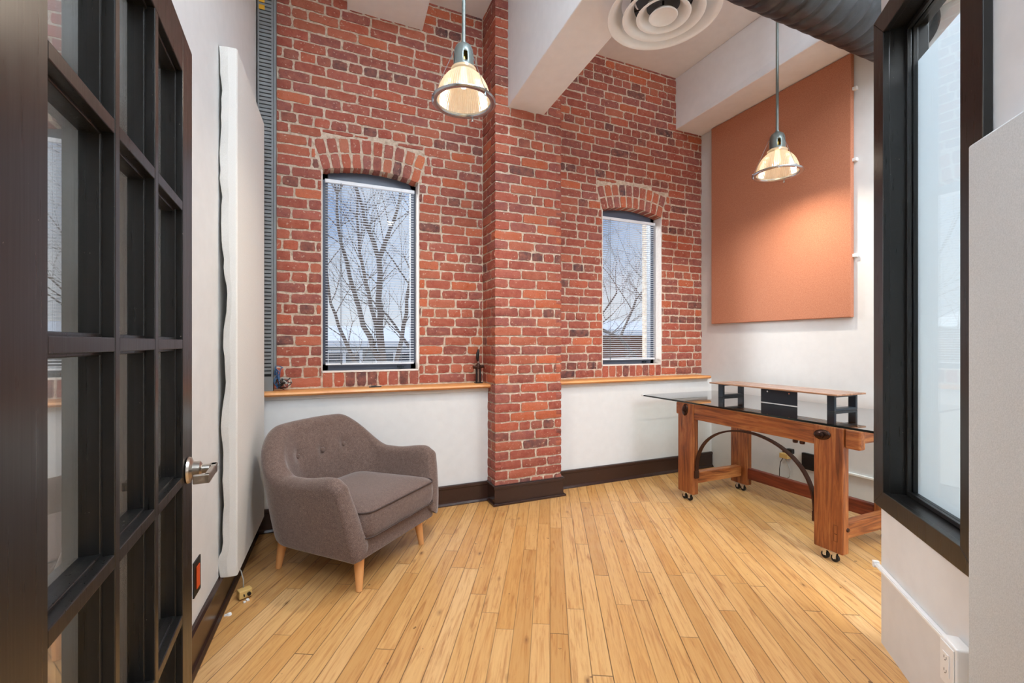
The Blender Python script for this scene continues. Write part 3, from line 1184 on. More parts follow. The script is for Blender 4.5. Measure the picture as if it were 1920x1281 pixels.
for zz in (-0.024, 0.016):
    m = MB()
    m.box(-0.007, -0.005, 0.0531, 0.0536, zz, zz + 0.008); m.box(0.005, 0.007, 0.0531, 0.0536, zz, zz + 0.008); m.cyl((0, 0.0530, zz - 0.004), (0, 0.0537, zz - 0.004), 0.002, n=8)
    m.build('socket_slots', M['dark'], ob)

# ------------------------------------------------------------------ glazed door (open, left)
DA = radians(1.9)
FE = Vector((-0.3285, 1.527, 0))      # far (latch) edge on the room-side face
dd = Vector((sin(DA), -cos(DA), 0))   # from latch edge towards the hinge
dn = Vector((cos(DA), sin(DA), 0))    # face normal towards the room
DX = Matrix(((dd.x, dn.x, 0, FE.x), (dd.y, dn.y, 0, FE.y), (0, 0, 1, 0), (0, 0, 0, 1)))
DW, DT = 0.915, 0.046
us = [0.110, 0.110 + 0.222, 0.110 + 0.245, 0.110 + 0.459, 0.110 + 0.481, 0.110 + 0.692]
cols_ = [(0.110, 0.333), (0.357, 0.562), (0.583, 0.802)]
zr = [0.215, 0.5765, 0.9375, 1.298, 1.660, 2.012]
DZ0, DZ1 = 0.012, 2.122
m = MB(); m.X = DX
m.box(0, cols_[0][0], -DT, 0, DZ0, DZ1)
m.box(cols_[2][1], DW, -DT, 0, DZ0, DZ1)
m.box(cols_[0][0], cols_[2][1], -DT, 0, DZ0, zr[0])
m.box(cols_[0][0], cols_[2][1], -DT, 0, zr[5], DZ1)
door = struct(m.build('door_1', M['black'], bevel=0.002), 'black gloss fifteen-pane glazed door standing open on the left', 'door')
m = MB(); m.X = DX
bw = 0.012
for a, b in ((cols_[0][1], cols_[1][0]), (cols_[1][1], cols_[2][0])):
    m.box(a, b, -DT, 0, zr[0], zr[5])
    m.box(a - 0.006, b + 0.006, -DT, -0.017, zr[0], zr[5])
for k in range(1, 5):
    for a, b in cols_:
        m.box(a, b, -DT, -0.0005, zr[k] - bw, zr[k] + bw)
        m.box(a, b, -DT, -0.017, zr[k] - bw - 0.006, zr[k] + bw + 0.006)
# sticking around the outer rails
for a, b in ((cols_[0][0], cols_[0][0] + 0.007), (cols_[2][1] - 0.007, cols_[2][1])):
    m.box(a, b, -DT, -0.014, zr[0], zr[5])
m.box(cols_[0][0], cols_[2][1], -DT, -0.014, zr[5] - 0.008, zr[5]); m.box(cols_[0][0], cols_[2][1], -DT, -0.014, zr[0], zr[0] + 0.008)
m.build('glazing_bar', M['black'], door, bevel=0.002)
for a, b in cols_:
    for k in range(5):
        m = MB(); m.X = DX
        m.box(a + 0.001, b - 0.001, -0.0375, -0.034, zr[k] + (bw if k else 0.0), zr[k + 1] - (bw if k < 4 else 0))
        m.build('pane', M['doorglass'], door)
# lever handle
m = MB(); m.X = DX
hx, hz_ = 0.062, 0.955
m.lathe([(0.001, 0.0005), (0.034, 0.0005), (0.036, 0.003), (0.034, 0.009), (0.026, 0.012), (0.022, 0.014), (0.022, 0.030), (0.017, 0.033), (0.012, 0.034), (0.012, 0.066)], (hx, 0, hz_), 28, axis=(0, 1, 0))
m.box(hx - 0.012, hx + 0.012, 0.052, 0.068, hz_ - 0.012, hz_ + 0.012)
m.build('door_handle', M['nickel'], door, smooth=True)
m = MB(); m.X = DX
m.hexa([(hx + 0.013, 0.054, hz_ - 0.010), (hx + 0.013, 0.068, hz_ - 0.010), (hx - 0.013, 0.068, hz_ - 0.010), (hx - 0.013, 0.054, hz_ - 0.010),
        (hx + 0.013, 0.054, hz_ + 0.012), (hx + 0.013, 0.068, hz_ + 0.012), (hx - 0.013, 0.068, hz_ + 0.012), (hx - 0.013, 0.054, hz_ + 0.012)])
m.box(hx - 0.012, hx + 0.112, 0.056, 0.068, hz_ - 0.012, hz_ + 0.011)
m.hexa([(hx + 0.100, 0.032, hz_ - 0.012), (hx + 0.112, 0.032, hz_ - 0.012), (hx + 0.112, 0.068, hz_ - 0.012), (hx + 0.100, 0.068, hz_ - 0.012),
        (hx + 0.100, 0.032, hz_ + 0.011), (hx + 0.112, 0.032, hz_ + 0.011), (hx + 0.112, 0.068, hz_ + 0.011), (hx + 0.100, 0.068, hz_ + 0.011)])
lev = m.build('door_lever', M['nickel'], door, bevel=0.002)
# other side rosette
m = MB(); m.X = DX
m.lathe([(0.034, 0.0), (0.036, -0.003), (0.034, -0.009), (0.02, -0.012), (0.012, -0.03), (0.012, -0.05)], (hx, -DT, hz_), 24, axis=(0, 1, 0))
m.box(hx - 0.01, hx + 0.11, -DT - 0.062, -DT - 0.05, hz_ - 0.01, hz_ + 0.01)
m.build('door_handle', M['nickel'], door, smooth=True)
# door post and return wall, left of the frame of the photograph
m = MB(); m.box(-0.55, -0.37, 0.44, 0.56, 0, ZC)
struct(m.build('wall_doorway', M['white']))
m = MB(); m.box(-0.37, -0.335, 0.43, 0.585, 0, 2.16)
struct(m.build('trim_doorpost', M['black']))

# ------------------------------------------------------------------ outlets on left wall / floor adapter
of = thing('outlet', 'orange power outlet with black cover plate low on the left wall', 'outlet', (leftX(2.22), 2.22, 0.335), -SK)
m = MB(); m.box(0.0, 0.006, -0.045, 0.045, -0.072, 0.072); m.build('cover_plate', M['dark'], of, bevel=0.002)
m = MB(); m.box(0.0062, 0.010, -0.020, 0.020, -0.046, 0.046); m.build('receptacle', M['orange'], of, bevel=0.002)

ad = thing('power_adapter', 'beige plug adapter with a thin cord on the floor beside the left baseboard', 'adapter', (-0.345, 2.64, 0.0), radians(25))
m = MB(); m.box(-0.03, 0.03, -0.022, 0.022, 0.006, 0.046); m.build('body', M['beigeplug'], ad, bevel=0.004)
m = MB(); m.cyl((0.012, -0.024, 0.026), (0.012, -0.034, 0.026), 0.009, n=12); m.box(-0.012, -0.009, -0.034, -0.022, 0.02, 0.03); m.build('jack', M['dark'], ad, smooth=True)
m = MB(); m.box(-0.005, 0.008, -0.05, -0.03, 0.0, 0.008); m.box(-0.022, -0.010, -0.056, -0.044, 0.0, 0.008); m.build('prong', M['plastic'], ad, bevel=0.002)
m = MB(); m.tube([(0.0, 0.015, 0.046), (0.004, 0.03, 0.08), (-0.002, 0.045, 0.12), (-0.012, 0.055, 0.14)], 0.0028, 6); m.build('cord', M['greycable'], ad, smooth=2)
m = MB(); m.lathe([(0.001, 0.012), (0.009, 0.009), (0.011, 0.0)], (0, 0, 0), 10); m.box(-0.02, 0.0, -0.006, 0.006, 0, 0.006)
tag(m.build('cable_clip', M['plastic'], loc=(-0.39, 2.50, 0.0)), 'tiny white plastic cable clip on the floor by the left baseboard', 'clip')

# right wall: black plate, raceway, adapter with cable
bo = thing('outlet', 'black outlet box low on the right wall behind the workbench', 'outlet', (XR, 2.46, 0.30))
m = MB(); m.box(-0.03, 0, -0.075, 0.06, -0.068, 0.068); m.build('box', M['dark'], bo, bevel=0.003)
m = MB(); m.box(-0.034, -0.0305, -0.05, 0.04, -0.05, 0.05); m.build('cover_plate', M['dark'], bo, bevel=0.001)
m = MB(); m.box(XR - 0.02, XR - 0.0005, 0.9, 2.384, 0.275, 0.292)
tag(m.build('wall_raceway', M['plastic'], bevel=0.003), 'white cable raceway along the right wall behind the workbench leg', 'cable raceway')
ra = thing('power_adapter', 'beige plug adapter hanging with cables on the right wall under the workbench', 'adapter', (XR, 2.66, 0.32))
m = MB(); m.box(-0.075, -0.004, -0.045, 0.03, -0.03, 0.012); m.build('body', M['beigeplug'], ra, bevel=0.004)
m = MB(); m.box(-0.04, -0.001, -0.06, -0.01, 0.014, 0.055); m.box(-0.035, -0.001, 0.0, 0.03, 0.014, 0.045); m.build('plug', M['dark'], ra, bevel=0.004)
m = MB(); m.tube([(-0.04, 0, -0.03), (-0.045, -0.03, -0.08), (-0.04, -0.05, -0.14), (-0.03, -0.035, -0.19), (-0.025, 0.0, -0.22)], 0.004, 6); m.build('cord', M['greycable'], ra, smooth=2)
m = MB(); m.tube([(-0.03, 0.02, -0.03), (-0.03, 0.05, -0.08), (-0.028, 0.06, -0.15), (-0.028, 0.06, -0.24)], 0.003, 6); m.build('cord', M['blackcable'], ra, smooth=2)

# ------------------------------------------------------------------ black duct and ceiling diffuser
DY, DZ, DR = 1.80, 3.492, 0.200
m = MB()
prof = []
x = 1.50
rr = random.Random(5)
while x < XR - 0.001:
    pitch = 0.125
    for q in range(8):
        f = q / 8
        r_ = DR - 0.004 + 0.006 * abs(sin(pi * f)) ** 0.6 + (-0.007 if q == 0 else 0)
        if x + pitch * f < XR:
            prof.append((r_, x + pitch * f))
    x += pitch
prof.append((DR, XR - 0.001))
m.lathe([(0.001, 1.50)] + prof, (0, DY, DZ), 40, axis=(1, 0, 0))
du = thing('ventilation_duct', 'fat black ribbed ventilation duct below the ceiling', 'air duct', (0, 0, 0))
m.build('spiral_tube', M['duct'], du, smooth=2)
m = MB(); m.cyl((1.67, 1.83, 3.12), (1.67, 1.82, 3.40), 0.15, n=32)
m.build('drop_collar', M['duct'], du, smooth=True)
for xx in (2.2, 3.3):
    for sy in (-1, 1):
        m = MB(); m.cyl((xx, DY + sy * DR, DZ), (xx, DY + sy * DR, ZC), 0.003, n=6)
        m.build('hanger_rod', M['galv'], du)

df = thing('ceiling_diffuser', 'round white ceiling diffuser with concentric rings hanging under the black duct', 'air diffuser', (1.685, 1.862, 3.05))
ZT = 0.10
for k, (ro, zl, ri, zh, nm) in enumerate([(0.292, 0.0, 0.215, 0.075, 'outer_cone'), (0.212, -0.004, 0.150, 0.055, 'cone_ring'), (0.140, -0.010, 0.085, 0.045, 'cone_ring'), (0.072, -0.014, 0.03, 0.012, 'centre_cup')]):
    m = MB()
    prof = []
    if k < 3:
        wlip = 0.012
        prof = [(ro - 0.004, zl + 0.006), (ro, zl + 0.002), (ro - 0.003, zl), (ro - wlip, zl + 0.001)]
        N = 7
        for q in range(1, N + 1):
            f = q / N
            prof.append((ro - wlip + (ri - ro + wlip) * f, zl + 0.001 + (zh - zl) * (f ** 1.6)))
        prof += [(ri + 0.002, zh + 0.003)]
        for q in range(N, 0, -1):
            f = q / N
            prof.append((ro - wlip + (ri - ro + wlip) * f + 0.003, zl + 0.006 + (zh - zl) * (f ** 1.6)))
        m.lathe(prof, (0, 0, 0), 64, closed=True)
    else:
        prof = [(0.001, 0.012), (0.02, 0.011), (0.04, 0.004), (0.058, -0.008), (0.066, -0.014), (0.072, -0.014), (0.074, -0.010), (0.060, 0.006), (0.04, 0.016), (0.001, 0.018)]
        m.lathe(prof, (0, 0, 0), 48)
    m.build(nm, M['plastic'], df, smooth=True)
m = MB(); m.cyl((0, 0, 0.0195), (0, 0, 0.09), 0.006, n=8)
for a in range(3):
    m.cyl((0, 0, 0.075), (0.2 * cos(a * 2.1), 0.2 * sin(a * 2.1), 0.085), 0.005, n=6)
m.build('bracket', M['dark'], df)
m = MB(); m.cyl((0, 0, 0.08), (0, 0, 0.1), 0.17, 0.15, n=32, caps=False); m.build('throat', M['dark'], df, smooth=True)

# ------------------------------------------------------------------ pendants
def make_pendant(loc, label, rot):
    t = thing('pendant_lamp', label, 'pendant lamp', loc, rot, 'ribbed glass pendant lamps')
    H = ZC - loc[2]
    m = MB(); m.cyl((0, 0, 0.315), (0, 0, H - 0.02), 0.0105, n=14)
    m.cyl((0, 0, 0.315), (0, 0, 0.335), 0.014, n=14)
    m.build('stem', M['galv'], t, smooth=True)
    m = MB(); m.lathe([(0.001, H - 0.03), (0.05, H - 0.028), (0.06, H - 0.012), (0.062, H - 0.0005), (0.001, H - 0.0005)], (0, 0, 0), 24)
    m.build('ceiling_canopy', M['galv'], t, smooth=True)
    # housing with oval slots
    m = MB()
    n = 48
    prof = [(0.006, 0.322), (0.026, 0.318), (0.042, 0.306), (0.050, 0.288), (0.053, 0.27), (0.054, 0.255), (0.055, 0.235), (0.0555, 0.215), (0.056, 0.203), (0.0565, 0.190), (0.058, 0.180)]
    rings = [m.ring((0, 0, h), (1, 0, 0), (0, 1, 0), r, n) for r, h in prof]
    for i in range(len(rings) - 1):
        for k in range(n):
            if 5 <= i <= 7 and (k % 12) in (5, 6, 7):
                continue
            m.F(rings[i][k], rings[i + 1][k], rings[i + 1][(k + 1) % n], rings[i][(k + 1) % n])
    m.build('socket_housing', M['galv'], t, smooth=True, solid=0.002)
    m = MB(); m.lathe([(0.02, 0.30), (0.024, 0.29), (0.024, 0.22), (0.02, 0.20)], (0, 0, 0), 20); m.build('socket', M['brass'], t, smooth=True)
    # glass shade: ribbed bell
    m = MB()
    prof = [(0.060, 0.187), (0.070, 0.180), (0.071, 0.168), (0.066, 0.160), (0.078, 0.150), (0.098, 0.133), (0.116, 0.110), (0.130, 0.084), (0.140, 0.056), (0.147, 0.030), (0.151, 0.006)]
    m.lathe(prof, (0, 0, 0), 144, wob=lambda k, r: (0.0014 * (1 if k % 2 else -1)) if r > 0.072 else 0)
    m.build('glass_shade', M['lampglass'], t, smooth=0)
    m = MB()
    m.lathe([(0.146, 0.0), (0.150, -0.006), (0.160, -0.009), (0.172, -0.008), (0.178, -0.002), (0.178, 0.003), (0.172, 0.006), (0.160, 0.006), (0.153, 0.012), (0.149, 0.012)], (0, 0, 0), 64, closed=True)
    m.build('rim', M['alu'], t, smooth=True)
    m = MB(); m.lathe([(0.001, 0.075), (0.014, 0.079), (0.024, 0.094), (0.026, 0.11), (0.022, 0.135), (0.017, 0.155), (0.016, 0.19)], (0, 0, 0), 20)
    b = m.build('bulb', M['bulb'], t, smooth=True)
    for a in range(3):
        an = radians(20 + 120 * a)
        c_, s_ = cos(an), sin(an)
        m = MB(); m.tube([(0.057 * c_, 0.057 * s_, 0.27), (0.112 * c_, 0.112 * s_, 0.14), (0.168 * c_, 0.168 * s_, 0.008)], 0.0016, 6)
        m.build('support_wire', M['alu'], t)
        m = MB(); m.box(-0.006, 0.006, -0.006, 0.010, -0.004, 0.016); m.cyl((0, 0.004, -0.022), (0, 0.004, 0.0), 0.004, n=8); m.cyl((-0.007, 0.004, -0.020), (0.007, 0.004, -0.020), 0.004, n=8)
        o = m.build('rim_clip', M['alu'], t)
        o.location = (0.166 * c_, 0.166 * s_, -0.004)
        o.rotation_euler = (0, 0, an - pi / 2)
    return t


PEND = [((0.745, 2.395, 2.647), 'ribbed glass pendant lamp hanging in front of the brick pillar, nearer the armchair', radians(35)),
        ((3.30, 2.385, 2.63), 'ribbed glass pendant lamp hanging before the terracotta panel over the workbench', radians(0))]
for loc, lab, rot in PEND:
    make_pendant(loc, lab, rot)
    # the lamp: a weak glow inside the ribbed glass and the beam it throws downwards
    for kind, dz, en in (('POINT', 0.045, 1.1), ('SPOT', 0.012, 60)):
        ld = bpy.data.lights.new('pendant_bulb_light', kind)
        ld.energy = en
        ld.color = (1.0, 0.87, 0.70)
        ld.shadow_soft_size = 0.03
        if kind == 'SPOT':
            ld.spot_size = radians(165)
            ld.spot_blend = 1.0
        lo = bpy.data.objects.new('pendant_bulb_light', ld)
        COL.objects.link(lo)
        lo.location = (loc[0], loc[1], loc[2] + dz)

# ------------------------------------------------------------------ workbench
wb = thing('workbench', 'old timber workbench base on casters by the right wall under the glass sheet', 'table', (0, 0, 0))
XA, XB_ = 2.80, 3.42
LT, LW = 0.058, 0.168
for X in (XA, XB_):
    for Yc in (1.703, 2.835):
        m = MB(); m.box(X, X + LT, Yc - LW / 2, Yc + LW / 2, 0.062, 0.803)
        lg = m.build('leg', M['woodz'], wb, bevel=0.007, seg=3)
        # plugged patch and bolt
        for q in (-1, 1):
            cs = MB()
            cy = Yc + q * 0.028
            cs.cyl((X + 0.016, cy, 0.022), (X + 0.034, cy, 0.022), 0.0215, n=20)
            cs.build('caster', M['rubber'], wb, smooth=True)
        m = MB()
        m.box(X + 0.006, X + 0.052, Yc - 0.045, Yc + 0.045, 0.056, 0.0615)
        for q in (-1, 1):
            cy = Yc + q * 0.028
            m.box(X + 0.0125, X + 0.0155, cy - 0.010, cy + 0.010, 0.020, 0.056)
            m.box(X + 0.0345, X + 0.0375, cy - 0.010, cy + 0.010, 0.020, 0.056)
            m.cyl((X + 0.010, cy, 0.022), (X + 0.040, cy, 0.022), 0.004, n=8)
        m.build('caster_fork', M['chrome'], wb)
# rails
m = MB(); m.box(XA + 0.012, XA + 0.012 + 0.055, 1.535, 1.703 - LW / 2 - 0.001, 0.688, 0.802)
m.build('rail_end', M['woody'], wb, bevel=0.012, seg=4)
m = MB(); m.box(XA + 0.012, XA + 0.067, 2.835 + LW / 2 + 0.001, 2.955, 0.70, 0.802)
m.build('rail_end', M['woody'], wb, bevel=0.012, seg=4)
m = MB()
m.box(XA + 0.006, XA + 0.064, 1.703 + LW / 2 + 0.0005, 2.835 - LW / 2 - 0.0005, 0.680, 0.802)
m.build('front_rail', M['woody'], wb, bevel=0.006)
m = MB()
m.box(XB_ - 0.0, XB_ + 0.056, 1.703 + LW / 2 + 0.0005, 2.835 - LW / 2 - 0.0005, 0.700, 0.802)
m.build('rear_rail', M['woody'], wb, bevel=0.006)
for Yc in (1.680, 2.835):
    m = MB(); m.box(XA + LT + 0.0005, XB_ - 0.0005, Yc - 0.045, Yc + 0.045, 0.690, 0.790)
    m.build('cross_rail', M['woodx'], wb, bevel=0.005)
    m = MB(); m.box(XA + LT + 0.0005, XB_ - 0.0005, Yc - 0.03, Yc + 0.03, 0.130, 0.222)
    m.build('end_stretcher', M['woodx'], wb, bevel=0.006)
m = MB(); m.box(XB_ + 0.004, XB_ + 0.05, 1.703 + LW / 2 + 0.0005, 2.835 - LW / 2 - 0.0005, 0.120, 0.215)
m.build('rear_stretcher', M['stretch'], wb, bevel=0.006)
# truss arch: flat iron bar
m = MB()
N = 36
ya, yb = 1.703 + LW / 2 + 0.002, 2.835 - LW / 2 - 0.002
cy, hw_ = (ya + yb) / 2, (yb - ya) / 2
prev = None
zb0, zt0 = 0.24, 0.662
for k in range(N + 1):
    a = pi * k / N
    y_o = cy - cos(a) * (hw_ - 0.002)
    z_o = zb0 + (zt0 + 0.006 - zb0) * sin(a) ** 0.82 if 0 < k < N else zb0
    y_i = cy - cos(a) * (hw_ - 0.012)
    z_i = zb0 + (zt0 - 0.006 - zb0) * sin(a) ** 0.82 if 0 < k < N else zb0
    cur = [m.P((XA + 0.012, y_o, z_o)), m.P((XA + 0.046, y_o, z_o)), m.P((XA + 0.046, y_i, z_i)), m.P((XA + 0.012, y_i, z_i))]
    if prev:
        m.bridge(prev, cur)
    else:
        m.F(*cur)
    prev = cur
m.F(*prev[::-1])
for yy, s in ((ya, 1), (yb, -1)):
    m.box(XA + 0.008, XA + 0.050, min(yy, yy + s * 0.014), max(yy, yy + s * 0.014), 0.20, 0.26)
m.build('iron_arch', M['iron'], wb, bevel=0.001)
m = MB()
for yy in (2.18, 2.225):
    m.lathe([(0.001, 0.655), (0.014, 0.658), (0.016, 0.67), (0.013, 0.68)], (XA + 0.035, yy - 0.30, 0), 12)
m.build('rail_bolts', M['iron'], wb, smooth=True)
# oval washers with bolts
for Yc, ang_ in ((1.735, radians(8)), (2.835, radians(80))):
    m = MB()
    A = Vector((0, cos(ang_), -sin(ang_)))
    B = Vector((0, sin(ang_), cos(ang_)))
    prev = None
    for f, h in ((1.0, 0.0), (1.0, 0.003), (0.9, 0.008), (0.66, 0.011), (0.45, 0.012)):
        cur = m.ring((XA - 0.0005 - h, Yc, 0.748), A, B, 0.050 * f, 28, 0.031 * f)
        if prev: m.bridge(prev, cur)
        prev = cur
    m.F(*prev)
    m.lathe([(0.021, 0.0), (0.020, 0.008), (0.012, 0.010), (0.011, 0.018), (0.001, 0.019)], (XA - 0.011, Yc, 0.748), 6, axis=(-1, 0, 0))
    m.build('bolt_washer', M['ironplate'], wb, smooth=True)
m = MB(); m.lathe([(0.001, 0.0), (0.013, 0.0), (0.011, 0.006), (0.001, 0.007)], (XA + 0.045, 1.703 - LW / 2 - 0.0, 0.205), 12, axis=(0, -1, 0)); m.build('leg_bolt', M['iron'], wb, smooth=True)
# wood plug patch outline on the near leg
m = MB()
yy, zz = 1.648, 0.13
for a in ((yy, yy + 0.022, zz, zz + 0.0015), (yy, yy + 0.022, zz + 0.095, zz + 0.0965), (yy, yy + 0.0015, zz, zz + 0.095), (yy + 0.0205, yy + 0.022, zz, zz + 0.095)):
    m.box(XA - 0.0006, XA + 0.0002, *a)
m.box(XA - 0.0006, XA + 0.0002, yy + 0.004, yy + 0.018, zz + 0.043, zz + 0.046)
m.build('patch_outline', M['iron'], wb)

# glass sheet
GX0, GX1, GY0, GY1, GZ = 2.786, 3.70, 1.28, 3.36, 0.820
m = MB()
i = [m.P(p) for p in [(GX0, GY0, GZ - 0.013), (GX1, GY0, GZ - 0.013), (GX1, GY1, GZ - 0.013), (GX0, GY1, GZ - 0.013), (GX0, GY0, GZ), (GX1, GY0, GZ), (GX1, GY1, GZ), (GX0, GY1, GZ)]]
m.F(i[3], i[2], i[1], i[0]); m.F(i[4], i[5], i[6], i[7])
m.cur = 1
for a in ((0, 1, 5, 4), (1, 2, 6, 5), (2, 3, 7, 6), (3, 0, 4, 7)):
    m.F(*[i[k] for k in a])
gt = m.build('glass_tabletop', [M['tableglass'], M['glassedge']])
tag(gt, 'large clear glass sheet with dark edge lying on the timber workbench', 'glass tabletop')
for yy in (1.288, GY1 - 0.012):
    m = MB(); m.box(GX0 - 0.004, GX0 + 0.016, yy - 0.008, yy + 0.016, GZ - 0.016, GZ + 0.003)
    m.build('corner_bumper', M['plastic'], gt, bevel=0.003)
for X in (XA + 0.03, XB_ + 0.03):
    for Yc in (1.703, 2.835):
        m = MB(); m.cyl((X, Yc, 0.8032), (X, Yc, GZ - 0.0131), 0.012, n=12)
        m.build('rubber_pad', M['plastic'], gt)

# riser on the glass
rs_ = thing('monitor_riser', 'long low monitor riser with wooden top and black metal legs on the glass', 'monitor stand', (0, 0, GZ + 0.0005))
m = MB(); m.box(3.285, 3.615, 1.935, 3.035, 0.113, 0.125); m.build('top_board', M['riser'], rs_, bevel=0.002)
for Yc in (2.003, 2.945):
    m = MB()
    a, b, t_ = 3.325, 3.592, 0.022
    m.box(a, a + t_, Yc - 0.025, Yc + 0.025, 0, 0.1125)
    m.box(b - t_, b, Yc - 0.025, Yc + 0.025, 0, 0.1125)
    m.box(a + t_, b - t_, Yc - 0.025, Yc + 0.025, 0, 0.018)
    m.box(a + t_, b - t_, Yc - 0.025, Yc + 0.025, 0.098, 0.1125)
    m.build('leg_frame', M['steel_dark'], rs_, bevel=0.001)
m = MB(); m.box(3.325, 3.331, 2.245, 2.545, 0.004, 0.1125)
cp = m.build('centre_plate', M['steel_dark'], rs_)
for yy in (2.305, 2.485):
    m = MB(); m.cyl((3.3248, yy, 0.092), (3.321, yy, 0.092), 0.006, n=12); m.build('screw', M['chrome'], cp, smooth=True)

# ------------------------------------------------------------------ armchair
AC_A = radians(-47)
AC_C = (0.215, 2.902)
AC = thing('armchair', 'low brown-grey fabric armchair with buttoned round back and tapered wooden legs', 'armchair', (AC_C[0], AC_C[1], 0), AC_A)
# local: +x forward (seat front), y lateral


def sstep(a, b, x):
    t = max(0, min(1, (x - a) / (b - a)))
    return t * t * (3 - 2 * t)


NU = 120


def path(u, hw, fx, bx, r):
    """u in 0..1: from right arm front (-y) round the back to left arm front (+y)"""
    # straight fx -> bx+r ; quarter ; straight ; quarter ; straight
    L1 = (fx - (bx + r))
    La = pi * r / 2
    L2 = 2 * (hw - r)
    tot = 2 * L1 + 2 * La + L2
    s = u * tot
    if s < L1:
        return (fx - s, -hw)
    s -= L1
    if s < La:
        a = s / r
        return (bx + r - r * sin(a), -hw + r - r * cos(a))
    s -= La
    if s < L2:
        return (bx, -hw + r + s)
    s -= L2
    if s < La:
        a = s / r
        return (bx + r - r * cos(a), hw - r + r * sin(a))
    s -= La
    return (bx + r + s, hw)


def hgt(u):
    """top height along the path"""
    c = abs(u - 0.5) * 2     # 0 back centre, 1 arm front
    h = 0.585 + 0.220 * (1 - sstep(0.23, 0.62, c))
    h += 0.016 * (1 - min(1, c / 0.34) ** 2)
    h += 0.026 * sstep(0.70, 0.93, c)
    h -= 0.030 * sstep(0.94, 1.0, c)
    return h


BUT, BZ = (-0.185, 0.0, 0.185), 0.618
m = MB()
sections = []
ZB = 0.165
NV, NCAP = 16, 6
HW0, HWD, BX0, BXD, FX0, FXD = 0.378, 0.072, -0.345, -0.085, 0.345, 0.055
for k in range(NU + 1):
    u = k / NU
    h = hgt(u)
    c = abs(u - 0.5) * 2
    ring = []
    thick = 0.105 - 0.01 * c
    rad = thick / 2
    # outer side, bottom to top
    pts = []
    for j in range(NV + 1):
        f = j / NV
        zz = ZB + (h - rad - ZB) * f
        flare = sstep(0, 1, f)
        hw = HW0 + HWD * f ** 0.75
        bx = BX0 + BXD * f ** 0.8
        fx = FX0 - FXD * f ** 1.5
        px, py = path(u, hw, fx, bx, 0.20 + 0.06 * f)
        pts.append((px, py, zz))
    # inner
    inn = []
    hwt, bxt, fxt = 0.345 + 0.062, -0.335 - 0.085, 0.385 - 0.115
    for j in range(NV + 1):
        f = 1 - j / NV
        zz = 0.24 + (h - rad - 0.24) * f
        hw = HW0 + HWD * f ** 0.75 - thick - 0.012 * (1 - f)
        bx = BX0 + BXD * f ** 0.8 + thick + 0.05 * (1 - f) * (1 - sstep(0.3, 0.7, c))
        fx = FX0 - FXD * f ** 1.5
        px, py = path(u, hw, fx, bx, max(0.12, 0.20 + 0.06 * f - thick * 0.6))
        # padded back with button tufting
        px += 0.030 * math.exp(-((zz - 0.60) / 0.14) ** 2) * (1 - sstep(0.25, 0.5, c))
        for by in BUT:
            px -= 0.030 * math.exp(-((py - by) ** 2 + (zz - BZ) ** 2) / 0.0013) * (1 if c < 0.6 else 0)
        inn.append((px, py, zz))
    to, ti = pts[-1], inn[0]
    cap = []
    for q in range(1, NCAP):
        a = pi * q / NCAP
        mxp = [(to[i_] + ti[i_]) / 2 for i_ in range(3)]
        hv = [(to[i_] - ti[i_]) / 2 for i_ in range(3)]
        cap.append((mxp[0] + hv[0] * cos(a), mxp[1] + hv[1] * cos(a), mxp[2] + rad * sin(a)))
    allp = pts + cap + inn
    # round the arm fronts: pull in the outer contour on the last sections
    sections.append(allp)


ids = []
for sec in sections:
    ids.append([m.P(p) for p in sec])
nn = len(ids[0])
for k in range(NU):
    for j in range(nn):
        a, b = j, (j + 1) % nn
        m.F(ids[k][a], ids[k][b], ids[k + 1][b], ids[k + 1][a])
# arm front caps, slightly bulged
for end, sgn in ((0, 1), (NU, 1)):
    sec = sections[end]
    no = NV + 1
    outer = list(range(0, NV + 1))
    inner = list(range(nn - 1, nn - NV - 2, -1))
    prevc = None
    mids = []
    for j in range(NV + 1):
        po, pi_n = Vector(sec[outer[j]]), Vector(sec[inner[j]])
        mid = (po + pi_n) / 2 + Vector((0.020, 0, 0))
        mids.append(m.P(mid))
    ct = Vector(sec[NV + NCAP // 2])
    for j in range(NV):
        m.F(ids[end][outer[j]], ids[end][outer[j + 1]], mids[j + 1], mids[j])
        m.F(mids[j], mids[j + 1], ids[end][inner[j + 1]], ids[end][inner[j]])
    capids = [ids[end][q] for q in range(NV, NV + NCAP + 1)]
    for q in range(len(capids) - 1):
        m.F(capids[q], capids[q + 1], mids[NV])
m.build('shell', M['fabric'], AC, smooth=2, sub=1)

# buttons
inner_pts = [p for sec in sections for p in sec[-(NV + 1):]]
for by in BUT:
    q = min(inner_pts, key=lambda p: (p[1] - by) ** 2 + (p[2] - BZ) ** 2 + (0 if p[0] < -0.1 else 9))
    m = MB(); m.lathe([(0.001, 0.017), (0.010, 0.015), (0.0155, 0.008), (0.0155, -0.004)], (q[0] + 0.002, by, BZ), 16, axis=(1, 0, 0.12))
    m.build('button', M['fabric'], AC, smooth=True)

# front rail and base
m = MB()
m.hexa([(-0.25, -0.25, ZB + 0.002), (0.338, -0.345, ZB + 0.002), (0.338, 0.345, ZB + 0.002), (-0.25, 0.25, ZB + 0.002), (-0.25, -0.25, 0.30), (0.330, -0.33, 0.285), (0.330, 0.33, 0.285), (-0.25, 0.25, 0.30)])
m.build('seat_frame', M['fabric'], AC, bevel=0.018, seg=3)


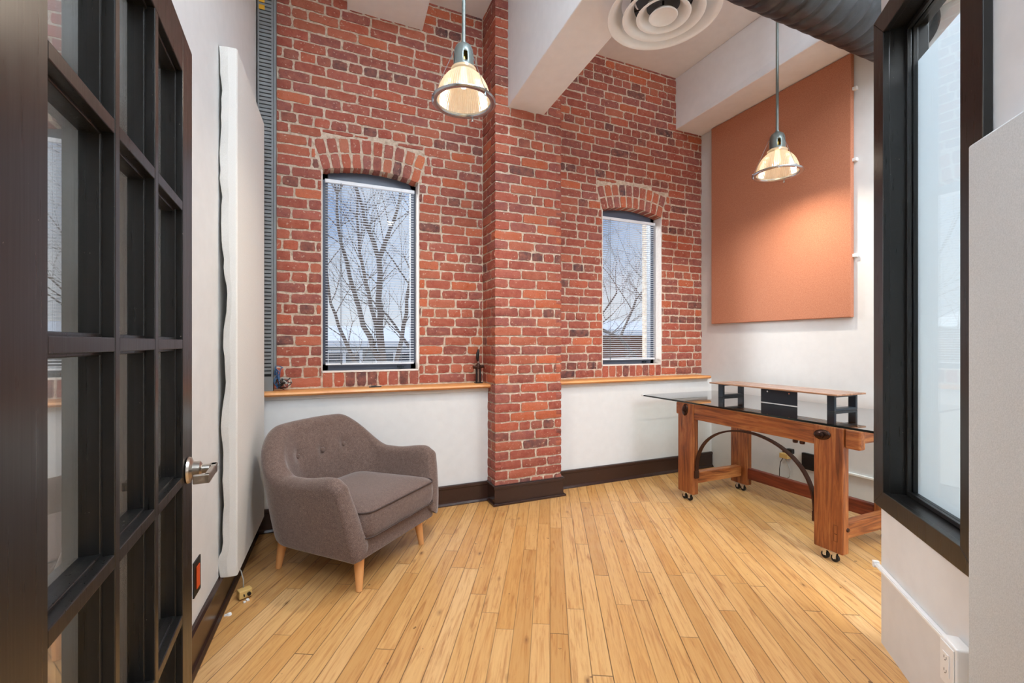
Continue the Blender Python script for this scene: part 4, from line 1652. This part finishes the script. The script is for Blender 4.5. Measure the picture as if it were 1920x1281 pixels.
def cushion_outline(ins):
    pts = []
    x0, x1 = -0.24 + ins, 0.368 - ins
    yb_, yf = 0.29 - ins, 0.328 - ins
    r = 0.075
    def arc(cx, cy, a0, a1):
        for k in range(7):
            a = a0 + (a1 - a0) * k / 6
            pts.append((cx + r * cos(a), cy + r * sin(a)))
    arc(x1 - r, yf - r, pi / 2, 0)
    arc(x1 - r, -yf + r, 0, -pi / 2)
    arc(x0 + r, -yb_ + r, -pi / 2, -pi)
    arc(x0 + r, yb_ - r, pi, pi / 2)
    return pts


m = MB()
rings = []
zc0, zc1 = 0.272, 0.425
for ins, zz in ((0.05, zc0 - 0.006), (0.014, zc0), (0.003, zc0 + 0.014), (-0.004, zc0 + 0.05), (-0.005, zc0 + 0.09), (0.0, zc1 - 0.016), (0.006, zc1 - 0.006), (0.03, zc1 + 0.006), (0.09, zc1 + 0.020), (0.16, zc1 + 0.026)):
    rings.append([m.P((x, y, zz)) for x, y in cushion_outline(ins)])
for a in range(len(rings) - 1):
    m.bridge(rings[a], rings[a + 1])
m.F(*rings[0]); m.F(*rings[-1])
sc_ = m.build('seat_cushion', M['fabric'], AC, smooth=2, sub=1)
for zz in (zc1 - 0.010, zc0 + 0.010):
    o = cushion_outline(-0.001)
    m = MB(); m.tube([(x, y, zz) for x, y in o] + [(o[0][0], o[0][1], zz)], 0.0042, 6)
    m.build('piping', M['piping'], sc_, smooth=2)
for wx, wy in ((0.198, 2.470), (0.614, 2.892), (-0.211, 2.912), (0.200, 3.330)):
    m = MB()
    ex, ey = wx - AC_C[0], wy - AC_C[1]
    x, y = ex * cos(-AC_A) - ey * sin(-AC_A), ex * sin(-AC_A) + ey * cos(-AC_A)
    sx_, sy_ = (1 if x > 0 else -1), (1 if y > 0 else -1)
    m.cyl((x - 0.018 * sx_, y - 0.018 * sy_, ZB + 0.003), (x, y, 0.0), 0.0285, 0.0165, n=24)
    m.build('leg', M['lightwood'], AC, smooth=True)

# ------------------------------------------------------------------ outdoors
m = MB(); m.box(-30, 60, 3.96, 90, -1.75, -1.6)
struct(m.build('ground_outside', M['ground']))


def tree(seed, base, height, label, lean=(0, 0), depth=6, r0=0.09, spread=0.5, stems=None):
    rr = random.Random(seed)
    m = MB()
    def grow(p, d, L, r, lev):
        n = 4
        pts, rs = [p.copy()], [r]
        dd_ = d.copy()
        for k in range(n):
            dd_ = (dd_ + Vector((rr.uniform(-1, 1), rr.uniform(-1, 1), rr.uniform(-0.3, 0.6))) * 0.12).normalized()
            pts.append(pts[-1] + dd_ * (L / n))
            rs.append(r * (1 - 0.35 * (k + 1) / n))
        m.tube(pts, r, 6 if lev < 3 else 3, rs=rs, caps=False)
        if lev >= depth or r < 0.003:
            return
        nb = rr.choice((3, 3, 4)) if lev > 0 else 4
        for k in range(nb):
            t = rr.uniform(0.45, 1.0) if k else 1.0
            q = pts[min(n, max(1, int(round(t * n))))]
            ax = Vector((rr.uniform(-1, 1), rr.uniform(-1, 1), rr.uniform(-0.25, 0.45))).normalized()
            nd = (dd_ + ax * (spread if k == 0 else spread * 1.5)).normalized()
            grow(q, nd, L * rr.uniform(0.62, 0.82), rs[-1] * (0.78 if k == 0 else 0.62), lev + 1)
    if stems is None:
        grow(Vector((0, 0, 0)), Vector((lean[0], lean[1], 1)).normalized(), height, r0, 0)
    else:
        for pts, ra, rb, ntw in stems:
            P_ = [Vector(p) for p in pts]
            fine = []
            for a_ in range(len(P_) - 1):
                for q in range(5):
                    fine.append(P_[a_].lerp(P_[a_ + 1], q / 5) + Vector((rr.uniform(-1, 1), rr.uniform(-1, 1), 0)) * 0.02)
            fine.append(P_[-1])
            nf = len(fine) - 1
            m.tube(fine, ra, 7, rs=[ra + (rb - ra) * k / nf for k in range(nf + 1)], caps=False)
            for k in range(ntw // 2):
                q = rr.randint(nf // 5, nf)
                dd2 = (fine[q] - fine[q - 1]).normalized()
                sd2 = Vector((rr.uniform(-1, 1), rr.uniform(-0.6, 0.6), rr.uniform(0.0, 0.9))).normalized()
                grow(fine[q], (dd2 * 0.6 + sd2).normalized(), rr.uniform(0.35, 0.8), 0.011, depth - 2)
    o = m.build('bare_tree', M['bark'], smooth=2, recalc=False, loc=base)
    return tag(o, label, 'tree', 'bare winter trees outside the windows')


tree(12, (0.98, 8.0, -1.6), 0, 'leafless forked tree outside the window above the armchair', depth=6, spread=0.5, stems=[
    ([(0.22, 0, 0), (0.15, 0, 1.9), (0.0, 0, 3.2), (-0.02, 0, 4.35)], 0.085, 0.045, 20),
    ([(-0.02, 0, 4.35), (-0.22, 0.1, 5.0), (-0.50, 0.1, 6.1)], 0.045, 0.012, 22),
    ([(-0.02, 0, 4.35), (0.22, -0.1, 5.0), (0.52, -0.1, 6.2)], 0.045, 0.012, 22),
    ([(0.15, 0, 2.2), (-0.25, 0.1, 3.2), (-0.62, 0.2, 4.6), (-0.75, 0.2, 6.0)], 0.06, 0.012, 34),
    ([(0.15, 0, 2.0), (0.42, 0.1, 3.2), (0.58, 0.1, 4.4), (0.66, 0.1, 5.6)], 0.05, 0.010, 34),
    ([(0.12, 0, 2.3), (-0.10, -0.1, 3.3), (-0.36, -0.2, 4.4), (-0.42, -0.2, 5.9)], 0.05, 0.010, 30),
    ([(0.10, 0, 1.8), (-0.40, 0.3, 2.6), (-0.80, 0.4, 3.6), (-0.95, 0.4, 5.2)], 0.05, 0.010, 30)])
tree(23, (-0.1, 12.0, -1.6), 2.5, 'leafless bushy tree seen at the edge of the window above the armchair', depth=7, r0=0.13, spread=0.5)
tree(5, (2.6, 13.6, -1.6), 2.6, 'leafless tree behind the forked one outside the armchair window', depth=7, r0=0.13, spread=0.5)
tree(31, (8.9, 9.6, -1.6), 2.6, 'leafless branching tree outside the window beyond the brick pillar', lean=(-0.3, 0), depth=7, r0=0.16, spread=0.6)
tree(47, (5.6, 9.4, -1.6), 2.3, 'thin leafless tree in front of the brown brick house outside', lean=(0.15, 0), depth=7, r0=0.11, spread=0.6)


def house(name, x0, x1, y0, y1, zt, wallmat, label, wins, roof=0.9):
    t = thing(name, label, 'house', (0, 0, 0))
    m = MB(); m.box(x0, x1, y0, y1, -1.6, zt); m.build('wall', M[wallmat], t)
    m = MB(); m.prism([(y0 - 0.4, zt), (y1 + 0.4, zt), ((y0 + y1) / 2, zt + roof)], x0 - 0.4, x1 + 0.4, plane='yz'); m.build('snowy_roof', M['snow'], t)
    m = MB(); m.box(x0 - 0.42, x1 + 0.42, y0 - 0.45, y0 - 0.38, zt - 0.16, zt + 0.02); m.build('eave', M['trimwhite'], t)
    for (a, b, c_, d_) in wins:
        m = MB(); m.box(a, b, y0 - 0.06, y0 - 0.001, c_, d_); f = m.build('window', M['trimwhite'], t)
        m = MB()
        mid = (a + b) / 2
        m.box(a + 0.1, mid - 0.05, y0 - 0.07, y0 - 0.061, c_ + 0.1, d_ - 0.1); m.box(mid + 0.05, b - 0.1, y0 - 0.07, y0 - 0.061, c_ + 0.1, d_ - 0.1)
        m.build('window_glass', M['winglass'], f)
    return t


house('house', -3.5, 5.6, 15.0, 21.0, 1.35, 'siding', 'low grey house with white trim and snowy roof outside the armchair window', [(0.2, 1.3, -0.1, 1.1), (1.7, 2.9, -0.1, 1.1), (-1.6, -0.5, -0.1, 1.1), (3.4, 4.6, -0.1, 1.1)], 0.6)
house('house', 7.2, 18, 13.4, 19, 1.75, 'brownbrick', 'brown brick house with snow on its roof outside the window near the workbench', [(12, 13, 0, 1.2)], 0.55)
